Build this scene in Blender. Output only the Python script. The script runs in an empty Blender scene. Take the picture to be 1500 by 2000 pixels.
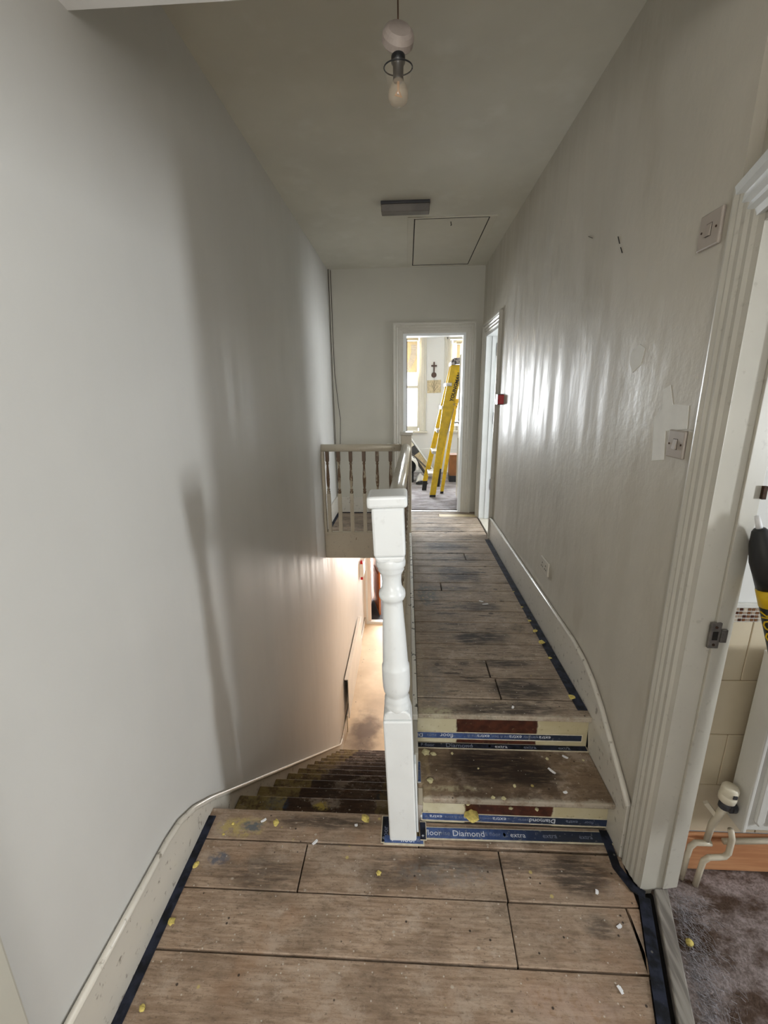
import bpy, bmesh, math, random
from mathutils import Matrix, Vector
random.seed(7)
SC = bpy.context.scene
COL = SC.collection
# ------------------------------------------------------------------ camera
cam_d = bpy.data.cameras.new('camera'); cam = bpy.data.objects.new('camera', cam_d); COL.objects.link(cam)
F_PX, YAW, PITCH, ROLL = 854.36, 0.052876, 0.259747, 0.012103
cam_d.sensor_fit = 'HORIZONTAL'; cam_d.sensor_width = 36.0; cam_d.lens = 36.0 * F_PX / 1500.0
cam_d.clip_start = 0.02; cam_d.clip_end = 100
_f = Vector((-math.sin(YAW) * math.cos(PITCH), math.cos(YAW) * math.cos(PITCH), -math.sin(PITCH)))
_r = Vector((math.cos(YAW), math.sin(YAW), 0)); _d = _f.cross(_r)
_r2 = math.cos(ROLL) * _r + math.sin(ROLL) * _d; _d2 = -math.sin(ROLL) * _r + math.cos(ROLL) * _d
cam.matrix_world = Matrix(((_r2.x, -_d2.x, -_f.x, 0), (_r2.y, -_d2.y, -_f.y, 0), (_r2.z, -_d2.z, -_f.z, 1.67), (0, 0, 0, 1)))
SC.camera = cam
# ------------------------------------------------------------------ world, exposure, daylight at the windows, added fill lights
SC.view_settings.view_transform = 'Standard'; SC.view_settings.look = 'None'
SC.view_settings.gamma = 1.0; SC.view_settings.exposure = 0.92; SC.view_settings.use_curve_mapping = False
SC.cycles.use_denoising = True
SC.cycles.max_bounces = 10; SC.cycles.diffuse_bounces = 6; SC.cycles.glossy_bounces = 4
SC.cycles.sample_clamp_indirect = 6.0
w = bpy.data.worlds.new('sky'); SC.world = w; w.use_nodes = True
w.node_tree.nodes['Background'].inputs[0].default_value = (0.86, 0.93, 1.0, 1)
w.node_tree.nodes['Background'].inputs[1].default_value = 2.2

def area(name, loc, direction, sx, sy, power, color=(1, 1, 1)):
    d = bpy.data.lights.new(name, 'AREA'); d.shape = 'RECTANGLE'; d.size = sx; d.size_y = sy
    d.energy = power; d.color = color
    o = bpy.data.objects.new(name, d); COL.objects.link(o); o.location = loc
    o.rotation_euler = Vector(direction).to_track_quat('-Z', 'Y').to_euler()
    return o
DAY = (0.93, 0.97, 1.0)
area('daylight_bathroom_window', (3.86, 0.02, 1.42), (-1, 0.0, 0), 0.30, 0.85, 50, DAY)
area('fill_behind_camera', (-0.15, -1.96, 1.75), (0, 1, 0), 1.0, 1.1, 28, (1.0, 0.97, 0.92))  # added soft fill from behind the camera, no known window there
area('daylight_front_window', (-0.30, 8.05, 1.85), (0, -1, 0), 0.9, 1.5, 110, DAY)
area('daylight_front_window_right', (1.15, 8.05, 1.85), (0, -1, 0), 0.9, 1.5, 80, DAY)
area('daylight_side_room', (2.96, 4.45, 1.7), (-1, 0, 0), 0.9, 1.0, 45, DAY)
area('daylight_street_door', (0.0, 9.95, -1.5), (0, -1, 0), 1.2, 1.8, 130, (1.0, 0.95, 0.9))
hl = bpy.data.lights.new('hall_warm_fill', 'POINT'); hl.energy = 20; hl.color = (1.0, 0.78, 0.60); hl.shadow_soft_size = 0.12  # added unseen warm fill for the hall, no known bulb
hlo = bpy.data.objects.new('hall_warm_fill', hl); COL.objects.link(hlo); hlo.location = (0.35, 5.9, -0.5)

# ------------------------------------------------------------------ materials
class NT:
    def __init__(s, name):
        s.m = bpy.data.materials.new(name); s.m.use_nodes = True; s.t = s.m.node_tree
        s.b = s.t.nodes['Principled BSDF']; s._pos = None
    def n(s, typ, **kw):
        x = s.t.nodes.new(typ)
        for k, v in kw.items(): setattr(x, k, v)
        return x
    def put(s, sock, v):
        if isinstance(v, bpy.types.NodeSocket): s.t.links.new(v, sock)
        elif isinstance(v, (tuple, list)) and len(v) == 3 and sock.type == 'RGBA': sock.default_value = (*v, 1)
        else: sock.default_value = v
    def pos(s):
        if not s._pos: s._pos = s.n('ShaderNodeNewGeometry').outputs['Position']
        return s._pos
    def math(s, op, a, b=0.0, c=0.0, clamp=False):
        x = s.n('ShaderNodeMath', operation=op, use_clamp=clamp)
        s.put(x.inputs[0], a); s.put(x.inputs[1], b); s.put(x.inputs[2], c); return x.outputs[0]
    def vmul(s, v, k):
        x = s.n('ShaderNodeVectorMath', operation='MULTIPLY'); s.put(x.inputs[0], v); x.inputs[1].default_value = k; return x.outputs[0]
    def vadd(s, v, k):
        x = s.n('ShaderNodeVectorMath', operation='ADD'); s.put(x.inputs[0], v); s.put(x.inputs[1], k); return x.outputs[0]
    def noise(s, scale, stretch=(1, 1, 1), detail=4, rough=0.55, off=(0, 0, 0), vec=None):
        x = s.n('ShaderNodeTexNoise'); v = s.vmul(vec or s.pos(), stretch)
        if any(off): v = s.vadd(v, off)
        s.put(x.inputs['Vector'], v); x.inputs['Scale'].default_value = scale
        x.inputs['Detail'].default_value = detail; x.inputs['Roughness'].default_value = rough
        return x.outputs[0]
    def rng(s, v, a, b, c=0.0, d=1.0, smooth=True):
        x = s.n('ShaderNodeMapRange'); x.interpolation_type = 'SMOOTHSTEP' if smooth else 'LINEAR'; x.clamp = True
        s.put(x.inputs[0], v)
        for i, k in enumerate((a, b, c, d)): x.inputs[i + 1].default_value = k
        return x.outputs[0]
    def mix(s, f, a, b, mode='MIX'):
        x = s.n('ShaderNodeMix', data_type='RGBA', blend_type=mode)
        s.put(x.inputs[0], f); s.put(x.inputs[6], a); s.put(x.inputs[7], b); return x.outputs[2]
    def spots(s, scale, size, chance, stretch=(1, 1, 1), off=(0, 0, 0)):
        x = s.n('ShaderNodeTexVoronoi'); v = s.vmul(s.pos(), stretch)
        v = s.vadd(v, off); s.put(x.inputs['Vector'], v); x.inputs['Scale'].default_value = scale
        d = s.rng(x.outputs['Distance'], size, size * 0.55)
        sp = s.n('ShaderNodeSeparateColor'); s.put(sp.inputs[0], x.outputs['Color'])
        return s.math('MULTIPLY', d, s.math('LESS_THAN', sp.outputs[0], chance))
    def blob(s, c, r, wob=0.35, soft=0.5, ns=9):
        v = s.vadd(s.pos(), (-c[0], -c[1], -c[2])); v = s.vmul(v, (1 / r[0], 1 / r[1], 1 / r[2]))
        x = s.n('ShaderNodeVectorMath', operation='LENGTH'); s.put(x.inputs[0], v)
        nz = s.math('MULTIPLY', s.math('SUBTRACT', s.noise(ns), 0.5), wob * 2)
        return s.rng(s.math('ADD', x.outputs['Value'], nz), 1.0, soft)
    def band(s, axis, lo, hi, wob=0.01, soft=0.008, ns=25):
        sp = s.n('ShaderNodeSeparateXYZ'); s.put(sp.inputs[0], s.pos())
        v = s.math('ADD', sp.outputs[axis], s.math('MULTIPLY', s.math('SUBTRACT', s.noise(ns), 0.5), wob * 2))
        return s.math('MULTIPLY', s.rng(v, lo - soft, lo + soft), s.rng(v, hi + soft, hi - soft))
    def bump(s, h, strength=0.3, dist=0.004):
        x = s.n('ShaderNodeBump'); x.inputs['Strength'].default_value = strength; x.inputs['Distance'].default_value = dist
        s.put(x.inputs['Height'], h); s.put(s.b.inputs['Normal'], x.outputs[0])
    def done(s, col=None, rough=None, metal=None, spec=None):
        if col is not None: s.put(s.b.inputs['Base Color'], col)
        if rough is not None: s.put(s.b.inputs['Roughness'], rough)
        if metal is not None: s.put(s.b.inputs['Metallic'], metal)
        if spec is not None: s.put(s.b.inputs['Specular IOR Level'], spec)
        return s.m
def sr(r, g, b):
    f = lambda c: (c / 255 / 12.92) if c / 255 <= 0.04045 else ((c / 255 + 0.055) / 1.055) ** 2.4
    return (f(r), f(g), f(b))
def dark(c, k): return tuple(x * k for x in c)

def plain(name, c, rough=0.5, metal=0.0, var=0.12, scale=12, bump=0.0, spec=None):
    t = NT(name); n = t.noise(scale)
    col = t.mix(t.rng(n, 0.3, 0.7), dark(c, 1 - var), dark(c, 1 + var * 0.5))
    if bump: t.bump(t.noise(scale * 4), bump, 0.003)
    return t.done(col, rough, metal, spec)
def wall_mat(name, c, rough, streak=0.0, var=0.06, smear=None):
    t = NT(name)
    big = t.noise(1.6); fine = t.noise(60)
    col = t.mix(t.rng(big, 0.3, 0.75), dark(c, 1 - var), dark(c, 1 + var * 0.5))
    if smear: col = t.mix(t.math('MULTIPLY', t.rng(t.noise(5, (1, 1, 0.35), off=(3, 1, 2)), 0.52, 0.75), 0.5), col, smear)
    v = t.math('ADD', t.math('MULTIPLY', t.noise(10, (1, 1, 0.2), 5), .8), t.math('MULTIPLY', t.noise(9, (1, 1, 0.8), 6, .6, off=(7, 7, 7)), 1.5))
    h = t.math('ADD', t.math('MULTIPLY', v, streak), t.math('MULTIPLY', fine, 0.12))
    h = t.math('ADD', h, t.math('MULTIPLY', t.noise(5), 0.8 * max(streak, 0.15)))
    t.bump(h, 0.28 + .15 * (streak > .3), 0.008)
    r = t.rng(t.noise(9, (1, 1, 0.12), 5, off=(5, 5, 5)), 0.35, 0.65, rough - 0.10 * (streak > 0.3), rough + 0.12)
    return t.done(col, r)
def gloss_paint(name, c, rough=0.32, chips=None, chance=0.0, dirt=0.2):
    t = NT(name)
    col = t.mix(t.rng(t.noise(3.5), 0.35, 0.7), dark(c, 1 - 0.08), c)
    col = t.mix(t.math('MULTIPLY', t.rng(t.noise(40, detail=6), 0.60, 0.72), dirt), col, sr(96, 84, 68))
    if chips: col = t.mix(t.rng(t.noise(24, (1, 1, 0.4), 6, 0.65), 1 - chance, 1 - chance + 0.03), col, chips)
    t.bump(t.noise(18, (1, 1, 0.3)), 0.15, 0.002)
    return t.done(col, rough)

M = {}
M['wall_left'] = wall_mat('wall_paint_left', sr(203, 202, 198), 0.50, 0.05, 0.04)
M['wall_right'] = wall_mat('wall_paint_right', sr(190, 184, 171), 0.50, 0.75, 0.08, sr(168, 160, 144))
M['wall_far'] = wall_mat('wall_paint_far', sr(187, 184, 172), 0.45, 0.1, 0.05)
M['ceiling'] = wall_mat('ceiling_paint', sr(208, 205, 192), 0.6, 0.1, 0.07, sr(218, 216, 206))
M['white_wall'] = wall_mat('white_room_paint', sr(228, 228, 226), 0.6, 0.0, 0.02)
M['hall_wall'] = wall_mat('hall_paint', sr(222, 212, 202), 0.5, 0.1, 0.05)
M['hatch'] = wall_mat('hatch_paint', sr(205, 201, 187), 0.5, 0.05, 0.05)
M['cream'] = gloss_paint('cream_gloss', sr(196, 192, 181), 0.36)
M['white'] = gloss_paint('white_gloss', sr(226, 229, 229), 0.33, dirt=0.08)
M['door_white'] = gloss_paint('door_white_gloss', sr(214, 210, 198), 0.34, dirt=0.06)
M['skirt'] = gloss_paint('skirting_gloss', sr(206, 201, 190), 0.28, sr(126, 114, 98), 0.345, 0.7)
M['spindle'] = gloss_paint('worn_spindle_paint', sr(186, 174, 150), 0.36, sr(112, 88, 64), 0.56, 0.3)
M['spindle_head'] = gloss_paint('worn_shaded_spindle_head', sr(150, 132, 106), 0.4, sr(104, 80, 58), 0.66, 0.3)  # brown heads: worn paint plus painted-in shadow below the rail
M['spindle_cream'] = gloss_paint('spindle_foot_paint', sr(200, 190, 170), 0.36, sr(110, 90, 66), 0.34, 0.3)
M['rail'] = gloss_paint('handrail_paint', sr(196, 190, 176), 0.25, sr(130, 116, 98), 0.33, 0.3)
M['trimflek'] = gloss_paint('chipped_white_edge', sr(222, 220, 212), 0.4, sr(24, 22, 20), 0.42, 0.5)
M['black'] = plain('black_plastic', sr(26, 26, 28), 0.4)
M['darkgrey'] = plain('dark_grey_plastic', sr(62, 62, 66), 0.45)
M['rubber'] = plain('grimy_dark_strip', sr(30, 31, 32), 0.7, 0, 0.5, 30)
M['steel'] = plain('grey_steel', sr(128, 124, 120), 0.35, 0.7, 0.3, 40)
M['alu'] = plain('worn_aluminium', sr(190, 188, 184), 0.4, 0.6, 0.3, 40)
M['rust'] = plain('rusty_iron', sr(70, 46, 30), 0.8, 0.2, 0.5, 60)
M['plastic_white'] = plain('aged_white_plastic', sr(168, 158, 148), 0.35, 0, 0.06)
M['valve_white'] = plain('valve_cap_plastic', sr(228, 220, 200), 0.35, 0, 0.06)
M['red'] = plain('red_plastic', sr(62, 14, 14), 0.3)
M['red_bright'] = plain('red_end_caps', sr(180, 30, 32), 0.35)
M['yellow'] = plain('yellow_fibreglass', sr(208, 172, 16), 0.42, 0, 0.2, 14)
M['foam'] = plain('yellow_foam', sr(208, 190, 108), 0.95, 0, 0.25, 120, 0.6)
M['foam_pale'] = plain('pale_foam', sr(196, 188, 146), 0.95, 0, 0.2, 120, 0.6)
M['filler'] = plain('white_filler', sr(228, 227, 222), 0.8, 0, 0.05, 18)
M['radiator'] = gloss_paint('radiator_enamel', sr(222, 221, 216), 0.3, dirt=0.05)
M['tile'] = plain('cream_tile', sr(212, 199, 174), 0.28, 0, 0.05, 6)
M['tile_dim'] = plain('grout', sr(168, 150, 120), 0.8)
M['pine'] = None
M['pipe'] = gloss_paint('painted_pipe', sr(214, 204, 184), 0.35, sr(110, 96, 76), 0.34, 0.3)
M['card'] = plain('brown_cardboard', sr(132, 86, 48), 0.7, 0, 0.15, 8)
M['paper'] = plain('beige_paper', sr(206, 190, 156), 0.7, 0, 0.2, 30)
M['cross'] = plain('dark_wood_carving', sr(84, 62, 54), 0.6, 0, 0.2, 30)
M['white_paper'] = plain('white_cloth', sr(232, 232, 234), 0.7, 0, 0.05, 20, 0.3)
M['beige_blind'] = plain('beige_blind', sr(222, 204, 168), 0.55, 0, 0.06, 20)
M['mat_dark'] = plain('charcoal_doormat', sr(40, 40, 44), 0.95, 0, 0.3, 90, 0.5)
M['cable'] = plain('dark_cable', sr(52, 40, 34), 0.5)
M['cord'] = plain('brown_flex', sr(104, 78, 62), 0.6)
M['rose'] = plain('pinkish_ceiling_rose', sr(158, 146, 138), 0.5, 0, 0.1, 30)
M['amber'] = plain('amber_filament_mount', sr(206, 150, 96), 0.5)
M['lens'] = plain('smoky_lamp_diffuser', sr(112, 106, 100), 0.42, 0, 0.2, 9)
M['gripper_back'] = plain('cream_backing_tape', sr(206, 196, 172), 0.7, 0, 0.2, 40)
M['gap'] = plain('dark_void', sr(22, 18, 15), 0.9)
M['lintgrey'] = plain('grey_fluff', sr(150, 146, 150), 0.95, 0, 0.25, 60, 0.6)

def wood_red(name, a, b, rough=0.45, axis=(6, 6, 0.6)):
    t = NT(name); n = t.noise(9, axis, 6)
    c = t.mix(t.rng(n, 0.35, 0.65), a, b); k = t.spots(5, 0.10, 0.5, (1, 1, 1), (2, 3, 1))
    c = t.mix(t.math('MULTIPLY', k, 0.8), c, dark(a, 0.3)); t.bump(n, 0.1, 0.002)
    return t.done(c, rough)
M['pine'] = wood_red('bare_pine', sr(186, 128, 88), sr(204, 150, 108), 0.5, (0.6, 6, 6))
M['door_brown'] = wood_red('varnished_brown_door', sr(150, 82, 38), sr(182, 108, 56), 0.35)
M['newwood'] = wood_red('fresh_board', sr(198, 180, 142), sr(212, 196, 160), 0.55, (0.6, 6, 6))
M['door_edge'] = wood_red('dark_bare_door_edge', sr(58, 44, 34), sr(84, 64, 50), 0.5)
M['oldgrey'] = wood_red('weathered_strip', sr(112, 106, 100), sr(150, 144, 136), 0.7, (8, 0.6, 8))

def glass():
    m = bpy.data.materials.new('window_glass'); m.use_nodes = True; t = m.node_tree; t.nodes.clear()
    o = t.nodes.new('ShaderNodeOutputMaterial'); mx = t.nodes.new('ShaderNodeMixShader')
    a = t.nodes.new('ShaderNodeBsdfTransparent'); g = t.nodes.new('ShaderNodeBsdfGlossy'); fr = t.nodes.new('ShaderNodeFresnel')
    g.inputs['Roughness'].default_value = 0.02; fr.inputs[0].default_value = 1.45
    t.links.new(fr.outputs[0], mx.inputs[0]); t.links.new(a.outputs[0], mx.inputs[1]); t.links.new(g.outputs[0], mx.inputs[2])
    t.links.new(mx.outputs[0], o.inputs[0]); return m
M['glass'] = glass()
def bulb_glass(fac=.3):
    m = bpy.data.materials.new('bulb_glass'); m.use_nodes = True; t = m.node_tree; t.nodes.clear()
    o = t.nodes.new('ShaderNodeOutputMaterial'); mx = t.nodes.new('ShaderNodeMixShader'); mx.inputs[0].default_value = fac
    a = t.nodes.new('ShaderNodeBsdfTransparent'); g = t.nodes.new('ShaderNodeBsdfPrincipled')
    g.inputs['Base Color'].default_value = (*sr(190, 176, 156), 1); g.inputs['Roughness'].default_value = 0.12
    t.links.new(a.outputs[0], mx.inputs[1]); t.links.new(g.outputs[0], mx.inputs[2]); t.links.new(mx.outputs[0], o.inputs[0]); return m
M['bulb'] = bulb_glass(.42); M['shade'] = bulb_glass(.10)

def boards(name, base, alt, darks=(), haze=0.35, smears=(), blues=(), paint=(), speck=1.0, stretch=(0.55, 7, 7), dstr=0.8, reddish=None, streaks=0):
    """Bare softwood seen after the carpet was lifted: grain along X, old stains, paint spatter."""
    t = NT(name)
    info = t.n('ShaderNodeObjectInfo'); rnd = info.outputs['Random']
    cmb = t.n('ShaderNodeCombineXYZ'); t.put(cmb.inputs[2], t.math('MULTIPLY', rnd, 7)); P = t.vadd(t.pos(), cmb.outputs[0])
    g = t.noise(14, stretch, 7, 0.65, vec=P); g2 = t.noise(5, (1, 1.6, 1), 5, 0.6)
    c = t.mix(t.rng(g, 0.3, 0.7), base, alt)
    c = t.mix(t.rng(g2, 0.35, 0.7, 0, haze), c, dark(base, 0.5))
    c = t.mix(t.math('MULTIPLY', t.rng(t.noise(3.1, off=(4, 2, 9)), 0.5, 0.75), 0.35), c, sr(158, 146, 130))
    c = t.mix(t.math('MULTIPLY', t.rng(t.noise(55, (0.5, 1.6, 1.6), 8, 0.8, off=(2, 4, 6)), 0.52, 0.36), 0.55), c, dark(base, 0.35))
    c = t.mix(t.math('MULTIPLY', t.rng(t.noise(6.5, (0.8, 1.3, 1), 9, 0.78, off=(9, 4, 6)), 0.50, 0.62), 0.55), c, sr(182, 166, 150))
    c = t.mix(t.math('MULTIPLY', t.rng(t.noise(4.2, (0.8, 1.3, 1), 9, 0.75, off=(3, 14, 6)), 0.54, 0.66), 0.5), c, dark(base, 0.42))
    # per-board tone
    c = t.mix(t.math('MULTIPLY', rnd, 0.28), c, dark(base, 0.72))
    if reddish: c = t.mix(t.math('MULTIPLY', t.rng(t.noise(4.3, off=(8, 3, 1)), 0.5, 0.72), 0.5), c, reddish)
    for (cx, cy, cz, rx, ry, rz, k) in darks:
        m = t.blob((cx, cy, cz), (rx, ry, rz), 0.55, 0.35, 7)
        m = t.math('MULTIPLY', m, t.rng(t.noise(16, (0.7, 5, 5), 6, 0.7, off=(1, 1, 1)), 0.30, 0.56))
        c = t.mix(t.math('MULTIPLY', m, k), c, sr(34, 29, 25))
    if streaks:
        m = t.math('MULTIPLY', t.band(0, .18, .62, .12, .05, 5), t.rng(t.noise(8, (.55, 3.2, 1), 8, .75, off=(6, 1, 3)), .54, .64))
        c = t.mix(t.math('MULTIPLY', m, streaks), c, sr(30, 25, 22))
        c = t.mix(t.math('MULTIPLY', t.spots(10, .16, .35, (.8, 1, 1), (4, 4, 0)), .7), c, sr(34, 28, 24))
    for (cx, cy, cz, rx, ry, rz, k, col) in blues:
        m = t.math('MULTIPLY', t.blob((cx, cy, cz), (rx, ry, rz), 0.4, 0.5, 22), k)
        m = t.math('MULTIPLY', m, t.rng(t.noise(45, detail=5), 0.35, 0.55))
        c = t.mix(m, c, col)
    for (ax, lo, hi, k, col) in paint:
        m = t.math('MULTIPLY', t.band(ax, lo, hi, 0.02, 0.006), k)
        m = t.math('MULTIPLY', m, t.rng(t.noise(18, detail=8, rough=.7, off=(2, 2, 2)), 0.38, 0.56, 0.25, 1))
        c = t.mix(m, c, col)
    if speck:
        c = t.mix(t.math('MULTIPLY', t.spots(28, 0.15, 0.13 * speck, (0.8, 1, 1)), 0.5), c, sr(190, 182, 168))
        c = t.mix(t.math('MULTIPLY', t.spots(80, 0.25, 0.09 * speck, off=(3, 3, 3)), 0.6), c, sr(200, 194, 182))
        c = t.mix(t.math('MULTIPLY', t.spots(18, 0.14, 0.10 * speck, off=(7, 1, 0)), 0.6), c, sr(196, 178, 104))
        c = t.mix(t.math('MULTIPLY', t.spots(34, 0.16, 0.12 * speck, off=(1, 9, 0)), 0.85), c, sr(30, 24, 20))
        c = t.mix(t.math('MULTIPLY', t.rng(t.noise(110, detail=3), 0.62, 0.70), 0.4), c, sr(60, 50, 42))
    t.bump(t.math('ADD', g, t.noise(80)), 0.35, 0.003)
    return t.done(c, 0.68, spec=0.35)
Z0 = 0.0; ZU = 0.334
BLUE = sr(78, 84, 100)
M['board_near'] = boards('bare_boards_landing', sr(140, 117, 96), sr(184, 162, 141),
    darks=[(-0.55, 1.18, 0, .22, .09, .2, .55), (0.0, 1.20, 0, .25, .08, .2, .45), (0.62, 1.22, 0, .16, .10, .2, .8), (0.25, 1.24, 0, .3, .05, .2, .6), (0.62, 1.06, 0, .07, .05, .2, .6),
           (-0.3, 1.38, 0, .28, .04, .2, .75), (0.45, 1.34, 0, .5, .03, .2, .6)],
    blues=[(-0.66, 1.345, 0, .12, .05, .2, .75, sr(176, 158, 96)), (-0.62, 1.35, 0, .06, .03, .2, .8, sr(70, 84, 104)), (-0.70, 1.22, 0, .05, .03, .2, .8, sr(84, 90, 104)),
           (0.0, 1.34, 0, .12, .035, .2, .5, sr(180, 164, 110)), (0.15, 1.20, 0, .25, .05, .2, .3, sr(120, 122, 122)), (.45, .86, 0, .2, .06, .2, .3, sr(178, 158, 146))],
    haze=0.5, reddish=sr(146, 112, 84))
M['board_up'] = boards('bare_boards_upper_floor', sr(134, 116, 98), sr(178, 161, 142),
    darks=[(.42, 2.25, ZU, .24, .09, .2, .95), (.55, 1.80, ZU, .25, .10, .2, .85), (.50, 2.0, ZU, .2, .05, .2, .8), (.38, 3.15, ZU, .22, .20, .2, .95), (.36, 3.80, ZU, .26, .16, .2, .95),
           (.32, 4.35, ZU, .3, .12, .2, .7), (.46, 2.62, ZU, .2, .08, .2, .75), (.45, 1.66, ZU, .35, .05, .2, .8), (.66, 2.35, ZU, .06, .08, .2, .6), (-.3, 4.6, ZU, .6, .5, .2, .5),
           (.3, 2.0, ZU, .05, .04, .2, .6), (.3, 2.9, ZU, .25, .06, .2, .6), (.4, 3.48, ZU, .3, .08, .2, .7)],
    blues=[(.14, 2.8, ZU, .10, .20, .2, .8, sr(92, 94, 94)), (.12, 1.75, ZU, .09, .35, .2, .45, sr(118, 114, 108)), (.13, 1.63, ZU, .1, .04, .2, .6, sr(190, 182, 150)), (.66, 2.6, ZU, .08, .6, .2, .35, sr(160, 142, 116))],
    paint=[(1, 1.60, 1.624, .5, sr(186, 178, 160)), (0, .04, .085, .3, sr(170, 160, 140))], haze=0.45, streaks=.85)
M['board_dirty'] = boards('bare_tread', sr(118, 98, 78), sr(140, 120, 98),
    darks=[(.36, 1.52, .167, .28, .13, .1, 1.0), (.52, 1.47, .167, .16, .07, .1, .9), (.25, 1.5, .167, .12, .1, .1, .8)],
    blues=[(.20, 1.40, .167, .14, .02, .1, .6, sr(188, 180, 150))], paint=[(0, .04, .10, .35, sr(170, 152, 116)), (0, .19, .60, .55, sr(58, 43, 33)), (1, 1.34, 1.366, .55, sr(184, 176, 160))], haze=0.5)
DK = sr(46, 30, 20)
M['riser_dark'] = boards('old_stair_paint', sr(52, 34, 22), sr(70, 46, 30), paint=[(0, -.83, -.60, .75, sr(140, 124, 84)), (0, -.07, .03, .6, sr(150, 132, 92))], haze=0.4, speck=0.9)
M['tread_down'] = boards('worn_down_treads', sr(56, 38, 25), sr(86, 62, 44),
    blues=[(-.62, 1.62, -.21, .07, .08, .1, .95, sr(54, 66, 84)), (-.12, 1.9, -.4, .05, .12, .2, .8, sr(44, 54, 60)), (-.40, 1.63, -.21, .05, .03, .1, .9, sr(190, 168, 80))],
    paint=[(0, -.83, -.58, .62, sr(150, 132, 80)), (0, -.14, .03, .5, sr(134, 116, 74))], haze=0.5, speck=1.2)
def riser_paint(name, x0, x1):
    t = NT(name); n = t.noise(30, detail=6)
    c = t.mix(t.rng(t.noise(8), .4, .7), sr(200, 192, 160), sr(216, 210, 184))
    c = t.mix(t.math('MULTIPLY', t.band(0, x1, 0.9, .02, .01), .55), c, sr(158, 142, 104))
    c = t.mix(t.math('MULTIPLY', t.band(0, x0, x1, .012, .004), 1.0), c, t.mix(t.rng(n, .35, .65), sr(54, 26, 16), sr(80, 42, 28)))
    c = t.mix(t.math('MULTIPLY', t.rng(t.noise(50), .62, .7), .6), c, sr(120, 104, 76))
    t.bump(n, .2, .002); return t.done(c, .45)
def tape_blue():
    t = NT('blue_printed_film'); c = t.mix(t.rng(t.noise(30, detail=5), .4, .65), sr(58, 78, 124), sr(76, 98, 146))
    c = t.mix(t.band(0, .42, .9, .12, .2, 5), c, sr(34, 42, 58))
    c = t.mix(t.math('MULTIPLY', t.rng(t.noise(60, detail=4, off=(2, 2, 2)), .6, .66), .5), c, sr(140, 142, 140))
    return t.done(c, .4)
M['blue'] = tape_blue()
def tape_dirty():
    t = NT('grimy_navy_film'); c = t.mix(t.rng(t.noise(24, detail=6), .38, .62), sr(22, 23, 28), sr(42, 46, 60))
    c = t.mix(t.math('MULTIPLY', t.spots(40, .2, .35), .6), c, sr(120, 118, 112)); return t.done(c, .7, spec=.2)
M['navy'] = tape_dirty()
M['ink_white'] = plain('white_print', sr(222, 226, 232), .5, 0, .1)
M['ink_dim'] = plain('rubbed_white_print', sr(128, 136, 156), .6, 0, .3, 60)
M['ink_black'] = plain('black_print', sr(20, 18, 14), .5)
def hall_floor():
    t = NT('hardboard_hall_floor')
    c = t.mix(t.rng(t.noise(2.2), .35, .7), sr(206, 188, 160), sr(224, 208, 182))
    for b, k in (((-.55, 4.95, -2.73), .85), ((-.70, 4.75, -2.73), .5), ((-.45, 5.4, -2.73), .3)):
        c = t.mix(t.math('MULTIPLY', t.blob(b, (.3, .5, .5), .5, .2, 6), k), c, sr(86, 66, 50))
    c = t.mix(t.math('MULTIPLY', t.spots(12, .12, .4), .7), c, sr(50, 40, 32)); return t.done(c, .6)
M['hall_floor'] = hall_floor()
def carpet(name, a, b, fl):
    t = NT(name); c = t.mix(t.rng(t.noise(4.5, (1, 1.8, 1), detail=7, rough=.65), .40, .60), a, b)
    c = t.mix(t.math('MULTIPLY', t.rng(t.noise(140, detail=2), .4, .65), .4), c, dark(a, .6))
    c = t.mix(t.math('MULTIPLY', t.spots(9, .13, .45, (1, 1.5, 1)), .5), c, fl)
    t.bump(t.noise(150), .6, .006); return t.done(c, .95, spec=.1)
M['bath_floor'] = carpet('grubby_brown_underlay', sr(84, 68, 58), sr(158, 146, 144), sr(186, 180, 182))
M['room_floor'] = carpet('grey_bedroom_underlay', sr(140, 134, 136), sr(176, 172, 176), sr(90, 86, 88))
def blotch_alu():
    t = NT('scribbled_ladder_cap'); c = t.mix(t.rng(t.noise(45, detail=4), .45, .55), sr(60, 56, 56), sr(166, 160, 158)); return t.done(c, .5, .3)
M['capmix'] = blotch_alu()

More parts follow.
